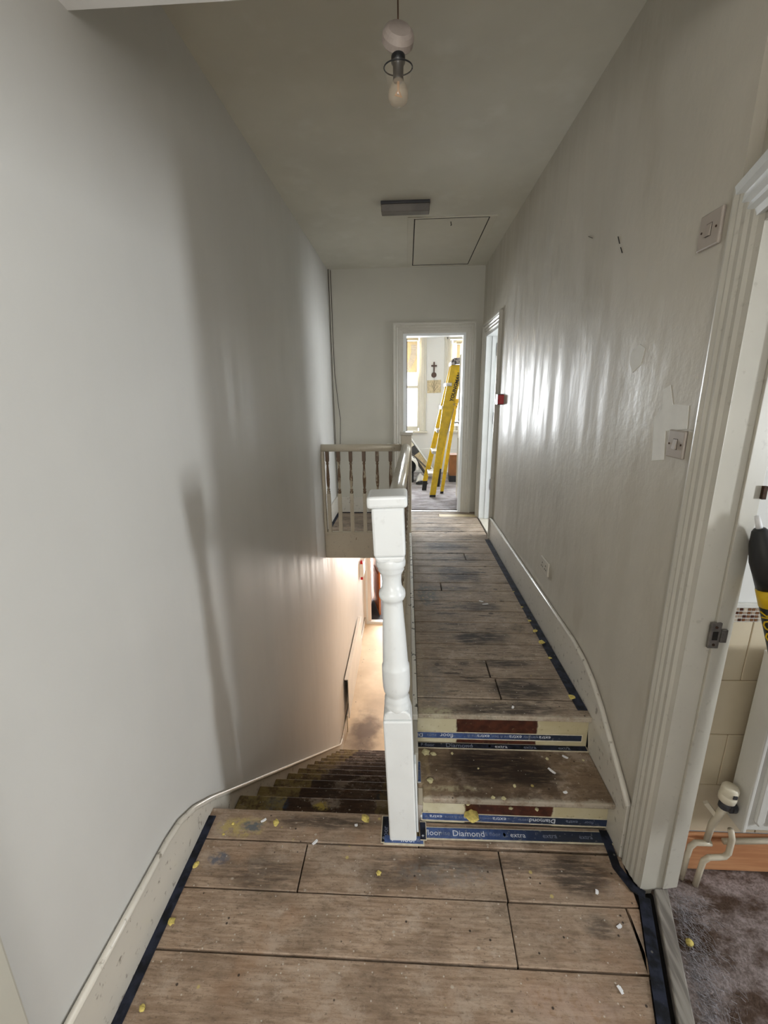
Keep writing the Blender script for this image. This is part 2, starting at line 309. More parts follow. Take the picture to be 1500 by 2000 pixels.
# ------------------------------------------------------------------ mesh helpers
class MB:
    def __init__(s): s.v = []; s.f = []; s.mi = []
    def add(s, verts, faces, mi=0):
        b = len(s.v); s.v += [tuple(v) for v in verts]; s.f += [tuple(i + b for i in f) for f in faces]; s.mi += [mi] * len(faces); return s
    def box(s, x0, x1, y0, y1, z0, z1, mi=0, mat=None):
        vs = [Vector((x, y, z)) for z in (z0, z1) for y in (y0, y1) for x in (x0, x1)]
        if mat: vs = [mat @ v for v in vs]
        return s.add(vs, [(0, 2, 3, 1), (4, 5, 7, 6), (0, 1, 5, 4), (2, 6, 7, 3), (0, 4, 6, 2), (1, 3, 7, 5)], mi)
    def prism(s, pts, a, b, axis=2, mi=0, mat=None):
        """pts 2D; axis = extrusion axis (0: pts=(y,z); 1: pts=(x,z); 2: pts=(x,y))"""
        def P(p, h):
            v = {0: (h, p[0], p[1]), 1: (p[0], h, p[1]), 2: (p[0], p[1], h)}[axis]
            return mat @ Vector(v) if mat else v
        n = len(pts); vs = [P(p, a) for p in pts] + [P(p, b) for p in pts]
        fs = [tuple(range(n))[::-1], tuple(range(n, 2 * n))] + [(i, (i + 1) % n, n + (i + 1) % n, n + i) for i in range(n)]
        return s.add(vs, fs, mi)
    def loft(s, rings, closed=True, caps=True, mi=0):
        n = len(rings[0]); vs = [p for r in rings for p in r]; fs = []
        for k in range(len(rings) - 1):
            for i in range(n if closed else n - 1):
                j = (i + 1) % n; fs.append((k * n + i, k * n + j, (k + 1) * n + j, (k + 1) * n + i))
        if caps: fs += [tuple(range(n))[::-1], tuple(range((len(rings) - 1) * n, len(rings) * n))]
        return s.add(vs, fs, mi)
    def lathe(s, prof, n=16, c=(0, 0, 0), mat=None, mi=0):
        rings = []
        for r, z in prof:
            ring = [Vector((c[0] + r * math.cos(2 * math.pi * i / n), c[1] + r * math.sin(2 * math.pi * i / n), c[2] + z)) for i in range(n)]
            rings.append([mat @ p for p in ring] if mat else ring)
        return s.loft(rings, mi=mi)
    def tube(s, path, r, n=8, mi=0):
        path = [Vector(p) for p in path]; rings = []; prev = None
        for i, p in enumerate(path):
            d = (path[min(i + 1, len(path) - 1)] - path[max(i - 1, 0)]).normalized()
            if prev is None: u = d.orthogonal().normalized()
            else: u = (prev - d * prev.dot(d)).normalized()
            prev = u; v = d.cross(u); rr = r[i] if isinstance(r, (list, tuple)) else r
            rings.append([p + rr * (math.cos(2 * math.pi * k / n) * u + math.sin(2 * math.pi * k / n) * v) for k in range(n)])
        return s.loft(rings, mi=mi)
    def bar(s, a, b, w, h, up=(0, 0, 1), mi=0):
        a, b = Vector(a), Vector(b); d = (b - a).normalized(); sd = d.cross(Vector(up)).normalized(); u = sd.cross(d)
        rs = [[p + sx * w / 2 * sd + sz * h / 2 * u for sx, sz in ((-1, -1), (1, -1), (1, 1), (-1, 1))] for p in (a, b)]
        return s.loft(rs, mi=mi)
    def build(s, name, mat, parent=None, bevel=0, smooth=False, seg=2, fix=True):
        me = bpy.data.meshes.new(name); me.from_pydata([tuple(v) for v in s.v], [], s.f)
        mats = mat if isinstance(mat, (list, tuple)) else [mat]
        for m in mats: me.materials.append(m)
        for p, k in zip(me.polygons, s.mi): p.material_index = k
        if fix:
            bm = bmesh.new(); bm.from_mesh(me); bmesh.ops.recalc_face_normals(bm, faces=bm.faces); bm.to_mesh(me); bm.free()
        o = bpy.data.objects.new(name, me); COL.objects.link(o)
        if smooth:
            for p in me.polygons: p.use_smooth = True
        if bevel:
            b = o.modifiers.new('bevel', 'BEVEL'); b.width = bevel; b.segments = seg; b.limit_method = 'ANGLE'; b.angle_limit = math.radians(40)
        if parent:
            o.parent = parent
            if parent.get('_w'): o.location = -(Vector(parent['_w']))
        return o
def tag(o, label=None, cat=None, group=None, kind=None):
    if label: o['label'] = label
    if cat: o['category'] = cat
    if group: o['group'] = group
    if kind: o['kind'] = kind
    return o
def thing(name, label, cat, loc=(0, 0, 0), group=None, local=False):
    """Empty at the base; unless local, children are authored in world coordinates."""
    o = bpy.data.objects.new(name, None); COL.objects.link(o); o.location = loc; o.empty_display_size = .1
    if not local: o['_w'] = list(loc)
    return tag(o, label, cat, group)
def struct(o): return tag(o, kind='structure')
def text_obj(name, body, size, mat, M4, parent=None, extr=0.0003, align='LEFT', bold=0.0):
    cu = bpy.data.curves.new(name, 'FONT'); cu.body = body; cu.size = size; cu.extrude = extr; cu.resolution_u = 2; cu.align_x = align; cu.offset = bold
    tmp = bpy.data.objects.new('tmp_text', cu); COL.objects.link(tmp)
    bpy.context.view_layer.update()
    me = bpy.data.meshes.new_from_object(tmp.evaluated_get(bpy.context.evaluated_depsgraph_get()))
    bpy.data.objects.remove(tmp); bpy.data.curves.remove(cu)
    me.transform(M4); me.name = name; me.materials.clear(); me.materials.append(mat)
    o = bpy.data.objects.new(name, me); COL.objects.link(o)
    if parent:
        o.parent = parent; q = parent; off = Vector((0, 0, 0))
        if parent.get('_w'): o.location = -Vector(parent['_w'])
    return o
def basis(o, x, y):
    x = Vector(x).normalized(); y = Vector(y).normalized(); z = x.cross(y)
    return Matrix(((x.x, y.x, z.x, o[0]), (x.y, y.y, z.y, o[1]), (x.z, y.z, z.z, o[2]), (0, 0, 0, 1)))

XL, XR, YF, ZC, ZS = -0.83, 0.81, 5.03, 2.951, 2.59
ZH = -2.73; R_, G_ = 0.21, 0.2487; Y0 = 1.416
def xr(y): return 0.80 - max(0, 1.17 - y) * 0.344
# ================================================================== SHELL
b = MB(); b.box(XL - .12, XL, -1.9, 8.0, ZH - .1, ZC + .1); struct(b.build('wall_left', M['wall_left']))
b = MB()   # right wall: front stretch with the far door opening
b.box(XR, XR + .12, 1.27, 4.14, -.1, ZC + .1); b.box(XR, XR + .12, 4.78, 5.13, -.1, ZC + .1); b.box(XR, XR + .12, 4.14, 4.78, 2.26, ZC + .1)
b.box(XR, XR + .12, 4.14, 4.78, -.1, ZU)
wr = struct(b.build('wall_right', M['wall_right']))
# splayed stretch of the right wall with the bathroom doorway
P0 = Vector((.839, 1.255, 0)); U = Vector((-.309, -.951, 0)); Nn = Vector((-.951, .309, 0))
def sp(t, d): return (P0.x + U.x * t + Nn.x * d, P0.y + U.y * t + Nn.y * d)
b = MB()
b.prism([(XR, 1.29), sp(-.03, .0), sp(.085, 0), (.813, 1.176), (.93, 1.19), (.93, 1.29)], -.1, ZC + .1)
b.prism([sp(.085, 0), sp(1.02, 0), sp(1.02, -.12), sp(.085, -.12)], 2.06, ZC + .1)
b.prism([sp(1.02, 0), sp(1.10, 0), (.50, -1.9), (.62, -1.9), sp(1.02, -.12)], -.1, ZC + .1)
struct(b.build('wall_right_splayed', M['wall_right']))
b = MB(); b.box(XL, -.035, YF, YF + .12, -.0, ZC + .1); b.box(.63, 1.0, YF, YF + .12, ZU - .3, ZC + .1); b.box(-.035, .63, YF, YF + .12, 2.31, ZC + .1)
struct(b.build('wall_far', M['wall_far']))
b = MB(); b.box(XL, XR, 1.31, YF, ZC, ZC + .1); ce = struct(b.build('ceiling', M['ceiling']))
b = MB(); b.box(XL, 1.0, -1.9, 1.31, ZS, ZC + .1); struct(b.build('ceiling_bulkhead', M['white_wall']))
b = MB(); b.box(-1, .7, -2.0, -1.9, -.2, 1.2); b.box(-1, .7, -2.0, -1.9, 2.3, ZC); b.box(-1, -.65, -2.0, -1.9, 1.2, 2.3); b.box(.35, .7, -2.0, -1.9, 1.2, 2.3)  # opening invented to let the rear fill light through
struct(b.build('wall_rear', M['wall_left']))
# floors (slabs) - boards are their children
b = MB(); b.box(XL, .92, -1.9, Y0 - .02, -.25, -.024); fl = struct(b.build('floor', M['gap']))
b = MB(); b.box(.03, XR, 1.66, 4.19, .06, ZU - .024); b.box(XL, XR, 4.262, YF + .1, .06, ZU - .024)
fu = struct(b.build('floor_upper', M['gap']))
struct(MB().box(.04, .12, Y0, 4.19, ZH, .06).build('wall_stairwell', M['hall_wall']))
# boards
def board(pts, z, mat, parent, th=.022):
    return MB().prism(pts, z - th, z).build('board', mat, parent, .0022, seg=1)
g = .0022
def row(y0, y1, cuts, z, mat, parent, xa, xb):
    g = .0034 if z > .1 else .0024
    xs = [xa] + cuts + [xb]
    for a, c in zip(xs[:-1], xs[1:]):
        j = random.uniform(-.0016, .0016)
        ra = (c if callable(c) else (lambda y, c=c: c - (g if c != xb else 0)))
        board([(a + g * (a != xa), y0 + g), (ra(y0), y0 + g), (ra(y1), y1 - g), (a + g * (a != xa), y1 - g)], z + j, mat, parent)
row(1.294, Y0 + .01, [], 0.0, M['board_near'], fl, -.812, .047)
row(1.300, 1.398, [], -.001, M['board_near'], fl, .05, .80)
row(1.118, 1.292, [-.380, .349], 0, M['board_near'], fl, -.812, xr)
board([(-.812, .942), (.337, .942), (.342, 1.115), (-.812, 1.115)], .001, M['board_near'], fl)
board([(.341, .942), (.728, .942), (.735, 1.115), (.346, 1.115)], -.001, M['board_near'], fl)
board([(.732, .942), (xr(.942), .942), (xr(1.115), 1.115), (.740, 1.115)], 0, M['board_near'], fl)
y = .938
while y > -1.8:
    cut = [random.uniform(-.3, .4)] if y < .6 else []
    if y > .0: row(y - .178, y, cut, 0, M['board_near'], fl, -.812, xr)
    else: row(y - .178, y, cut, 0, M['board_near'], fl, -.812, .49)
    y -= .180
seams = [1.61, 1.725, 1.88, 2.03, 2.18, 2.30, 2.42, 2.56, 2.70, 2.86, 3.0, 3.16, 3.32, 3.46, 3.62, 3.78, 3.93, 4.08, 4.262, 4.40, 4.54, 4.68, 4.82]
for i, (a, c) in enumerate(zip(seams[:-1], seams[1:])):
    cuts = [.40] if i in (2, 3) and i == 2 else ([.405] if i == 3 else ([.25] if i == 9 else ([.5] if i == 13 else [])))
    if i == 2: cuts = [.412]
    if i == 1: cuts = [.432]
    if i == 3: cuts = []
    x0 = .052 if a < 4.2 else XL + .02
    row(a, c, cuts, ZU, M['board_up'], fu, x0, XR - .018)
row(4.82, 4.93, [], ZU, M['board_up'], fu, XL + .02, .37)
row(4.82, 4.93, [], ZU, M['newwood'], fu, .374, XR - .01)
row(4.93, YF + .08, [], ZU, M['board_up'], fu, XL + .02, XR - .01)
# stairwell edge strip + fascias
struct(tag(MB().box(.028, .050, 1.60, 4.20, ZU - .02, ZU + .006).build('trim_1', M['trimflek'], None, .003)))
struct(tag(MB().box(.015, .032, Y0 + .02, 4.20, .04, ZU - .018).build('trim_2', M['cream'], None, .002)))
struct(MB().box(XL, .0, 4.235, 4.26, .05, ZU - .02).box(XL, .03, 4.225, 4.262, ZU - .026, ZU).build('trim_3', M['spindle_cream'], None, .003))
struct(MB().box(XL, 1.3, 4.262, 7.98, .04, .06).build('ceiling_hall', M['hall_wall']))
# ------------------------------------------------------------------ skirting boards
b = MB()
lo = [(.585, 0)] ; top = [(.585, .205), (1.12, .200), (1.22, .180), (1.32, .125), (1.42, .045)]
bot_y = [4.46, -2.50]
poly = [(.585, -.02), (.585, .205), (1.12, .200), (1.20, .186), (1.30, .135), (1.42, .045), (4.44, -2.49), (4.52, -2.55), (4.66, -2.585), (7.86, -2.60), (7.86, ZH), (4.45, ZH), (4.2, ZH), (1.42, -.40), (1.40, -.02)]
bl = struct(b.prism(poly, XL, XL + .018, 0).build('baseboard_left', M['skirt'], None, .002))
path = [(p[0], p[1]) for p in poly[1:10]]
MB().tube([(XL + .014, p[0], p[1] + .004) for p in path], .011, 8).build('bead', M['skirt'], bl, smooth=True)
rp = [(1.285, -.02), (1.285, .235), (1.34, .275), (1.45, .35), (1.56, .425), (1.66, .478), (1.76, .51), (1.9, .528), (4.03, .535), (4.03, ZU - .02), (1.66, ZU - .02), (1.60, .1), (1.42, -.02)]
br = struct(MB().prism(rp, XR - .018, XR, 0).build('baseboard_right', M['skirt'], None, .002))
MB().tube([(XR - .014, p[0], p[1] + .003) for p in rp[1:9]], .011, 8).build('bead', M['skirt'], br, smooth=True)
bf = struct(MB().box(XL, -.15, YF - .018, YF, ZU, ZU + .19).build('baseboard_far', M['skirt'], None, .004))
struct(MB().box(XL, XL + .018, 4.27, YF, ZU, ZU + .19).build('baseboard_landing', M['skirt'], None, .004))

# ------------------------------------------------------------------ door cases
def casing_profile(w, th):   # (along, depth): stepped ogee, outer edge first
    return [(0, 0), (0, th), (w * .16, th), (w * .22, th * .72), (w * .34, th * .78), (w * .44, th * .52), (w * .60, th * .56), (w * .70, th * .40), (w * .86, th * .42), (w, th * .26), (w, 0)]
def frame_casing(name, parent, origin, u, n, w_open, z0, z1, w=.10, th=.03, mat=None):
    """opening from origin along u of width w_open; n = outward normal"""
    o = Vector(origin); u = Vector(u).normalized(); n = Vector(n).normalized(); Zv = Vector((0, 0, 1)); pr = casing_profile(w, th)
    def ring(corner, du, dz):     # corner of opening, outward diag
        return [corner + du * (w - a) * 1 + dz * (w - a) + n * d for a, d in pr]
    A = o + Zv * z0; B = o + Zv * z1; C_ = o + u * w_open + Zv * z1; D = o + u * w_open + Zv * z0
    b = MB(); b.loft([ring(A, -u, Vector()), ring(B, -u, Zv)]); l = b.build('casing_leg', mat, parent)
    b = MB(); b.loft([ring(B, -u, Zv), ring(C_, u, Zv)]); b.build('casing_head', mat, parent)
    b = MB(); b.loft([ring(C_, u, Zv), ring(D, u, Vector())]); b.build('casing_leg', mat, parent)
# door 1: far bedroom
d1 = MB().box(-.037, -.012, YF - .005, YF + .125, ZU, 2.31).box(.607, .632, YF - .005, YF + .125, ZU, 2.31).box(-.012, .607, YF - .005, YF + .125, 2.285, 2.31).box(-.012, .0, YF + .03, YF + .06, ZU, 2.285)
d1 = struct(d1.build('door_1', M['white']))
frame_casing('c', d1, (-.037, YF, 0), (1, 0, 0), (0, -1, 0), .669, ZU, 2.31, .105, .03, M['cream'])
MB().box(-.035, .007, YF + .126, YF + .16, ZU + .75, 2.27).build('dark_stop', M['door_edge'], d1)
MB().box(-.02, .62, YF + .0, YF + .05, ZU, ZU + .006).build('threshold', M['alu'], d1)
# leaf opened into the room
leaf = MB().box(.665, .70, YF + .125, YF + .80, ZU + .02, 2.28).build('door_leaf', M['door_white'], d1, .003)
pm = MB()
for (a, c) in ((ZU + .18, ZU + .82), (ZU + 1.0, ZU + 1.82)):
    for (y0, y1, z0, z1) in ((YF + .22, YF + .235, a, c), (YF + .69, YF + .705, a, c), (YF + .22, YF + .705, a, a + .015), (YF + .22, YF + .705, c - .015, c)):
        pm.box(.655, .666, y0, y1, z0, z1)
pm.build('panel_moulding', M['door_white'], leaf)
MB().lathe([(.022, 0), (.022, .008), (.009, .01), (.009, .05)], 12, mat=Matrix.Translation((.665, 5.73, 1.33)) @ Matrix.Rotation(-math.pi / 2, 4, 'Y')).bar((.612, 5.73, 1.33), (.612, 5.62, 1.33), .014, .014).build('door_handle', M['alu'], leaf, smooth=True)
# door 2: right wall, opened into side room
d2 = MB().box(XR - .005, XR + .125, 4.755, 4.78, ZU, 2.26).box(XR - .005, XR + .125, 4.14, 4.165, ZU, 2.26).box(XR - .005, XR + .125, 4.165, 4.755, 2.235, 2.26)
d2 = struct(d2.build('door_2', M['white']))
MB().box(XR + .055, XR + .085, 4.742, 4.756, ZU, 2.235).build('door_stop', M['white'], d2)
frame_casing('c', d2, (XR, 4.14, 0), (0, 1, 0), (-1, 0, 0), .64, ZU, 2.26, .10, .03, M['cream'])
MB().box(XR + .13, XR + .80, 4.72, 4.755, ZU + .01, 2.23).build('door_leaf', M['white'], d2, .003)
for z in (2.05, 1.37, .66): MB().box(XR + .10, XR + .13, 4.735, 4.757, z, z + .12).lathe([(.008, -.06), (.008, .06)], 8, (XR + .128, 4.735, z + .06)).build('hinge', M['rust'], d2)
# door 3: bathroom doorway in the splayed wall
d3 = MB().prism([(.813, 1.1745), (.884, 1.1765), (.884, 1.200), (.813, 1.20)], 0, 2.06).prism([(.884, 1.168), (.936, 1.176), (.942, 1.188), (.942, 1.215), (.884, 1.215)], .015, 2.06)
d3 = struct(d3.build('door_3', M['cream'], None, .0015))
pr = [(sp(0, 0)), (.796, 1.272), (.7945, 1.264), (.7975, 1.252), (.7970, 1.246), (.8005, 1.236), (.8000, 1.222), (.8040, 1.212), (.8040, 1.200), (.8095, 1.190), (.813, 1.174), (.83, 1.18)]
MB().prism(pr, 0, 2.15).build('casing_leg', M['cream'], d3, .001)
# head casing along the splay, stepped profile (height above opening, depth)
hp = [(2.062, .002), (2.062, .012), (2.078, .016), (2.085, .026), (2.098, .024), (2.106, .034), (2.124, .032), (2.130, .044), (2.150, .046), (2.158, .040), (2.158, .0)]
rings = []
for t in (.0, 1.02): rings.append([Vector((*sp(t, d), z)) for z, d in hp])
MB().loft(rings).build('casing_head', M['white'], d3)
MB().prism([sp(.085, 0), sp(1.02, 0), sp(1.02, -.13), sp(.085, -.13)], 2.045, 2.0615).build('jamb_head', M['cream'], d3)
MB().prism([sp(1.0, .03), sp(1.10, .03), sp(1.10, -.13), sp(1.0, -.13)], 0, 2.06).build('casing_leg', M['cream'], d3, .003)
MB().box(.868, .897, 1.163, 1.172, .955, 1.035).box(.897, .914, 1.160, 1.170, .975, 1.015).build('strike_plate', M['steel'], d3, .001)
MB().box(.875, .889, 1.1615, 1.164, .982, 1.008).build('strike_hole', M['gap'], d3)
MB().lathe([(.004, 0), (.004, .002)], 8, mat=Matrix.Translation((.882, 1.163, 1.022)) @ Matrix.Rotation(math.pi / 2, 4, 'X')).lathe([(.004, 0), (.004, .002)], 8, mat=Matrix.Translation((.882, 1.163, .967)) @ Matrix.Rotation(math.pi / 2, 4, 'X')).build('screw', M['rust'], d3)
MB().box(.932, .942, 1.166, 1.175, 1.395, 1.43).build('broken_latch_hole', M['rust'], d3)
# threshold strip
MB().prism([(.858, 1.172), (.905, 1.176), (.905 - .344 * .95, .226), (.858 - .344 * .95, .222)], -.02, .012).build('threshold', M['oldgrey'], d3, .004)
# door 4: case of a door on the near left
d4 = struct(MB().box(XL, XL + .03, .505, .584, -.02, 2.1).box(XL, XL + .03, -.35, -.27, -.02, 2.1).box(XL, XL + .03, -.35, .584, 2.1, 2.18).build('door_4', M['wall_far'], None, .006))
MB().box(XL, XL + .012, -.27, .505, 0, 2.1).build('door_leaf', M['door_white'], d4)

# ------------------------------------------------------------------ staircase down
st = thing('staircase', 'long flight of dark worn stairs going down beside the grey left wall', 'staircase', (-.4, Y0, 0))
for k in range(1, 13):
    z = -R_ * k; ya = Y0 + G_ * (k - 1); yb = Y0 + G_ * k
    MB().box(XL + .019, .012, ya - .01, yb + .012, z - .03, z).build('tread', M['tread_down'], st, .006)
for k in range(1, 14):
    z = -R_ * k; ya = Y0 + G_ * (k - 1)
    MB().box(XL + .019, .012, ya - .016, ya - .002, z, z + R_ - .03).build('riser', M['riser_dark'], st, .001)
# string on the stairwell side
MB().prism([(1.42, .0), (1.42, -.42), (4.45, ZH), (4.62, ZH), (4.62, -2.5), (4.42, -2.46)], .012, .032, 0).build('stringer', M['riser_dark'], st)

# two steps up
s2 = thing('short_flight', 'two low painted steps up to the upper floor, dark worn patches in the middle', 'steps', (.43, 1.4, 0))
rz = riser_paint('riser_paint_lower', .235, .578)
MB().box(.068, XR - .018, 1.398, 1.415, 0, .145).build('riser', rz, s2, .001)
MB().prism([(.066, 1.352), (XR - .018, 1.352), (XR - .018, 1.648), (.046, 1.648), (.046, 1.418), (.066, 1.418)], .143, .167).build('tread', M['board_dirty'], s2, .006)
MB().box(.05, XR - .018, 1.640, 1.658, .167, .312).build('riser', riser_paint('riser_paint_upper', .222, .575), s2, .001)

struct(MB().box(.032, .048, 1.425, 1.64, .0, .31).build('trim_9', M['cream']))
struct(MB().box(.049, .92, 1.42, 1.66, -.25, .142).build('floor_step_leak_block', M['spindle_cream']))  # unseen solid block added to stop light leaking under the lower step
# ------------------------------------------------------------------ gripper tape
def tape(label, O, ux, uy, L, W, words, flip=False, film='blue', ink='ink_white', back=(.006, .004), th=.0025):
    """O = lower left corner seen along uy; text runs along ux."""
    O = Vector(O); ux = Vector(ux).normalized(); uy = Vector(uy).normalized(); n = ux.cross(uy)
    t = thing('tape_strip', label, 'tape', O)
    B = basis(O, ux, uy)
    MB().box(-.004, L + .004, -back[0], W + back[1], .0004, .0014, mat=B).build('backing', M['gripper_back'], t)
    film_o = MB().box(0, L, 0, W, .0014, th, mat=B).build('film', M[film], t)
    for (x, s, txt, mk) in words:
        if flip: T = B @ Matrix.Translation((x + s * .5 * len(txt), W * .5 + s * .33, th)) @ Matrix.Rotation(math.pi, 4, 'Z')
        else: T = B @ Matrix.Translation((x, W * .5 - s * .33, th))
        text_obj('lettering', txt, s, M[mk], T, film_o, .0002)
    for x in [p[0] for p in words if p[2] == 'extra'][:1]:
        c = B @ Vector((x - .022, W * .5, th)); q = ux * .006; r = uy * .009
        MB().add([c - r, c + q, c + r, c - q], [(0, 1, 2, 3)]).build('star_mark', M['ink_white'], film_o, fix=False)
    return t
W1 = [(.02, .024, 'extra', 'ink_white'), (.075, .018, 'extra & core', 'ink_dim'), (.155, .026, 'extra', 'ink_white'), (.215, .018, 'floorwise', 'ink_dim'), (.27, .026, 'extra', 'ink_white'), (.36, .018, 'gripstrip', 'ink_dim'), (.43, .028, 'Diamond', 'ink_white'), (.56, .022, 'extra', 'ink_dim'), (.63, .018, 'floor', 'ink_dim')]
tape('blue printed tape strip stuck along the foot of the lower step riser', (.066, 1.3975, .014), (1, 0, -.004), (0, 0, 1), .728, .032, W1, True)
W2 = [(.005, .032, 'floor', 'ink_white'), (.055, .026, 'wise', 'ink_dim'), (.11, .034, 'Diamond', 'ink_white'), (.235, .022, '& floor', 'ink_dim'), (.335, .028, 'extra', 'ink_white'), (.46, .026, 'extra', 'ink_dim'), (.60, .024, 'extra', 'ink_dim')]
tape('dirty blue printed tape strip on the landing floor right in front of the lower step', (.072, 1.328, .0005), (1, 0.01, 0), (0, 1, 0), .722, .042, W2)
W3 = [(.005, .026, 'Di', 'ink_white'), (.04, .02, 'extra', 'ink_dim'), (.09, .03, 'floor', 'ink_white'), (.215, .022, 'extra &', 'ink_dim'), (.26, .026, 'extra', 'ink_white'), (.325, .02, 'core & bon', 'ink_dim'), (.40, .026, 'extra', 'ink_white'), (.465, .018, 'warranty', 'ink_dim'), (.53, .024, 'extra', 'ink_white')]
tape('blue printed tape strip stuck along the foot of the upper step riser', (.045, 1.6385, .192), (1, 0, 0.004), (0, 0, 1), .722, .028, W3, True)
W4 = [(.02, .022, 'P floor', 'ink_dim'), (.13, .032, 'Diamond', 'ink_dim'), (.215, .02, 'wise', 'ink_dim'), (.345, .026, 'extra', 'ink_white'), (.47, .026, 'extra', 'ink_dim'), (.62, .024, 'extra', 'ink_dim')]
tape('dark dirty blue tape strip lying along the back of the lower step tread', (.045, 1.606, .1675), (1, 0.004, 0), (0, 1, 0), .742, .026, W4, film='navy')
tape('short blue tape strip lettered floor in front of the white newel foot', (-.083, 1.302, .0015), (1, 0, 0), (0, 1, 0), .15, .029, [(.028, .026, 'F', 'ink_white'), (.063, .030, 'floor', 'ink_white'), (.125, .022, '&', 'ink_dim')], back=(.008, .0))
tape('short dark blue tape strip left of the white newel foot', (-.068, 1.305, .001), (0, 1, 0), (-1, 0, 0), .105, .026, [(.008, .028, 'floor', 'ink_dim')], film='navy', back=(.0, .003))
tape('short dark blue tape strip right of the white newel foot', (.078, 1.318, .0045), (0, 1, 0), (-1, 0, 0), .07, .022, [(.008, .02, '+', 'ink_white')], film='navy', back=(.003, .0))
tape('small blue tape scrap on the lower step tread beside the newel', (.060, 1.425, .1675), (0, 1, 0), (-1, 0, 0), .10, .017, [(.02, .012, 'extra', 'ink_dim')], back=(.001, .001))
def navy_strip(label, pts, z, w0, th=.004):
    o = MB(); L = [Vector((*p, z)) for p in pts]; rings = []
    for i, p in enumerate(L):
        d = (L[min(i + 1, len(L) - 1)] - L[max(i - 1, 0)]).normalized(); s_ = Vector((d.y, -d.x, 0)) * w0 / 2
        rings.append([p - s_, p + s_, p + s_ + Vector((0, 0, th)), p - s_ + Vector((0, 0, th))])
    ob = o.loft(rings).build('tape_strip', M['navy'], None, .0008, seg=1); return tag(ob, label, 'tape')
def sub(pts, n=6):
    out = []
    for a, c in zip(pts[:-1], pts[1:]): out += [(a[0] + (c[0] - a[0]) * i / n, a[1] + (c[1] - a[1]) * i / n) for i in range(n)]
    return out + [pts[-1]]
navy_strip('long dark navy tape strip along the left skirting of the landing', [(-.797, 1.385), (-.797, -.6)], 0.001, .030)
navy_strip('dark navy tape strip along the right skirting of the upper floor', [(.768, 1.66), (.768, 4.0)], ZU + .0005, .042)
navy_strip('crooked dark tape strip wrapping the foot of the bathroom door casing', [(.775, 1.385), (.770, 1.30), (.765, 1.245), (.790, 1.175), (.820, 1.155)], 0.002, .030)
navy_strip('dark navy tape strip along the bathroom threshold', [(xr(1.15) + .021, 1.15), (xr(.2) + .021, .2)], 0.001, .036)
navy_strip('dark tape strip along the back skirting behind the far balustrade', [(-.79, 4.99), (-.18, 4.99)], ZU + .0005, .03)
navy_strip('dark tape strip beside the left skirting behind the far balustrade', [(-.795, 4.28), (-.795, 4.96)], ZU + .0005, .028)

# ------------------------------------------------------------------ balusters and newels
nw = thing('newel_post', 'thick white turned newel post with square cap at the head of the stairs', 'newel post', (-.010, 1.36, 0), local=True)
nw.rotation_euler = (0, math.radians(-2.1), 0)
MB().box(-.052, .052, -.05, .05, 0.002, .55).prism([(-.052, .55), (.052, .55), (.046, .573), (.03, .588), (-.03, .588), (-.046, .573)], -.044, .044, 1).build('foot_block', M['white'], nw, .006)
prof = [(.040, .565), (.046, .585), (.047, .60), (.043, .612), (.045, .618), (.038, .628), (.040, .638), (.046, .648), (.0485, .665), (.0495, .70), (.049, .742), (.0485, .75), (.045, .755), (.044, .78), (.040, .88), (.034, .99), (.0335, 1.0), (.040, 1.006), (.044, 1.014), (.0455, 1.024), (.044, 1.034), (.038, 1.044), (.034, 1.052), (.0325, 1.07), (.034, 1.092), (.040, 1.106), (.044, 1.112), (.043, 1.120), (.048, 1.126), (.0495, 1.138), (.048, 1.148), (.045, 1.165)]
MB().lathe(prof, 32).build('turned_shaft', M['white'], nw, smooth=True)
MB().box(-.051, .051, -.051, .051, 1.172, 1.335).prism([(-.051, 1.172), (-.042, 1.154), (-.03, 1.148), (.03, 1.148), (.042, 1.154), (.051, 1.172)], -.046, .046, 1).build('head_block', M['white'], nw, .008)
MB().box(-.063, .063, -.063, .063, 1.335, 1.374).build('cap', M['white'], nw, .010, seg=3)
MB().box(.053, .060, -.012, .034, .0, .33).build('packing_strip', M['white'], nw, .002)

cn = thing('newel_post', 'square cream newel post at the far corner of the balustrade', 'newel post', (0, 4.24, .05), local=True)
MB().box(-.050, .050, -.05, .05, -.30, 1.255).build('post', M['spindle_cream'], cn, .006)
MB().box(-.062, .062, -.062, .062, 1.255, 1.285).build('cap', M['rail'], cn, .005)

rl = thing('handrail', 'rounded cream handrail running from the white newel to the far corner post', 'handrail', (-.02, 2.8, 1.16))
def railring(p, w=.085, h=.062, ax=0):
    out = []
    for a, c in ((-.5, 0), (-.38, -.08), (.38, -.08), (.5, 0), (.5, .45), (.42, .78), (.2, .98), (0, 1.02), (-.2, .98), (-.42, .78), (-.5, .45)):
        v = Vector(p); v[ax] += a * w; v.z += c * h; out.append(v)
    return out
MB().loft([railring((-.056, 1.413, 1.165)), railring((-.046, 2.3, 1.163)), railring((-.005, 4.188, 1.163))]).build('rail', M['rail'], rl, smooth=True)
rc = thing('handrail', 'short cream handrail crossing from the left wall to the far corner post', 'handrail', (-.45, 4.24, 1.15))
MB().loft([railring((XL + .001, 4.24, 1.158), .07, .062, 1), railring((-.051, 4.24, 1.158), .07, .062, 1)]).build('rail', M['spindle_cream'], rc, smooth=True)

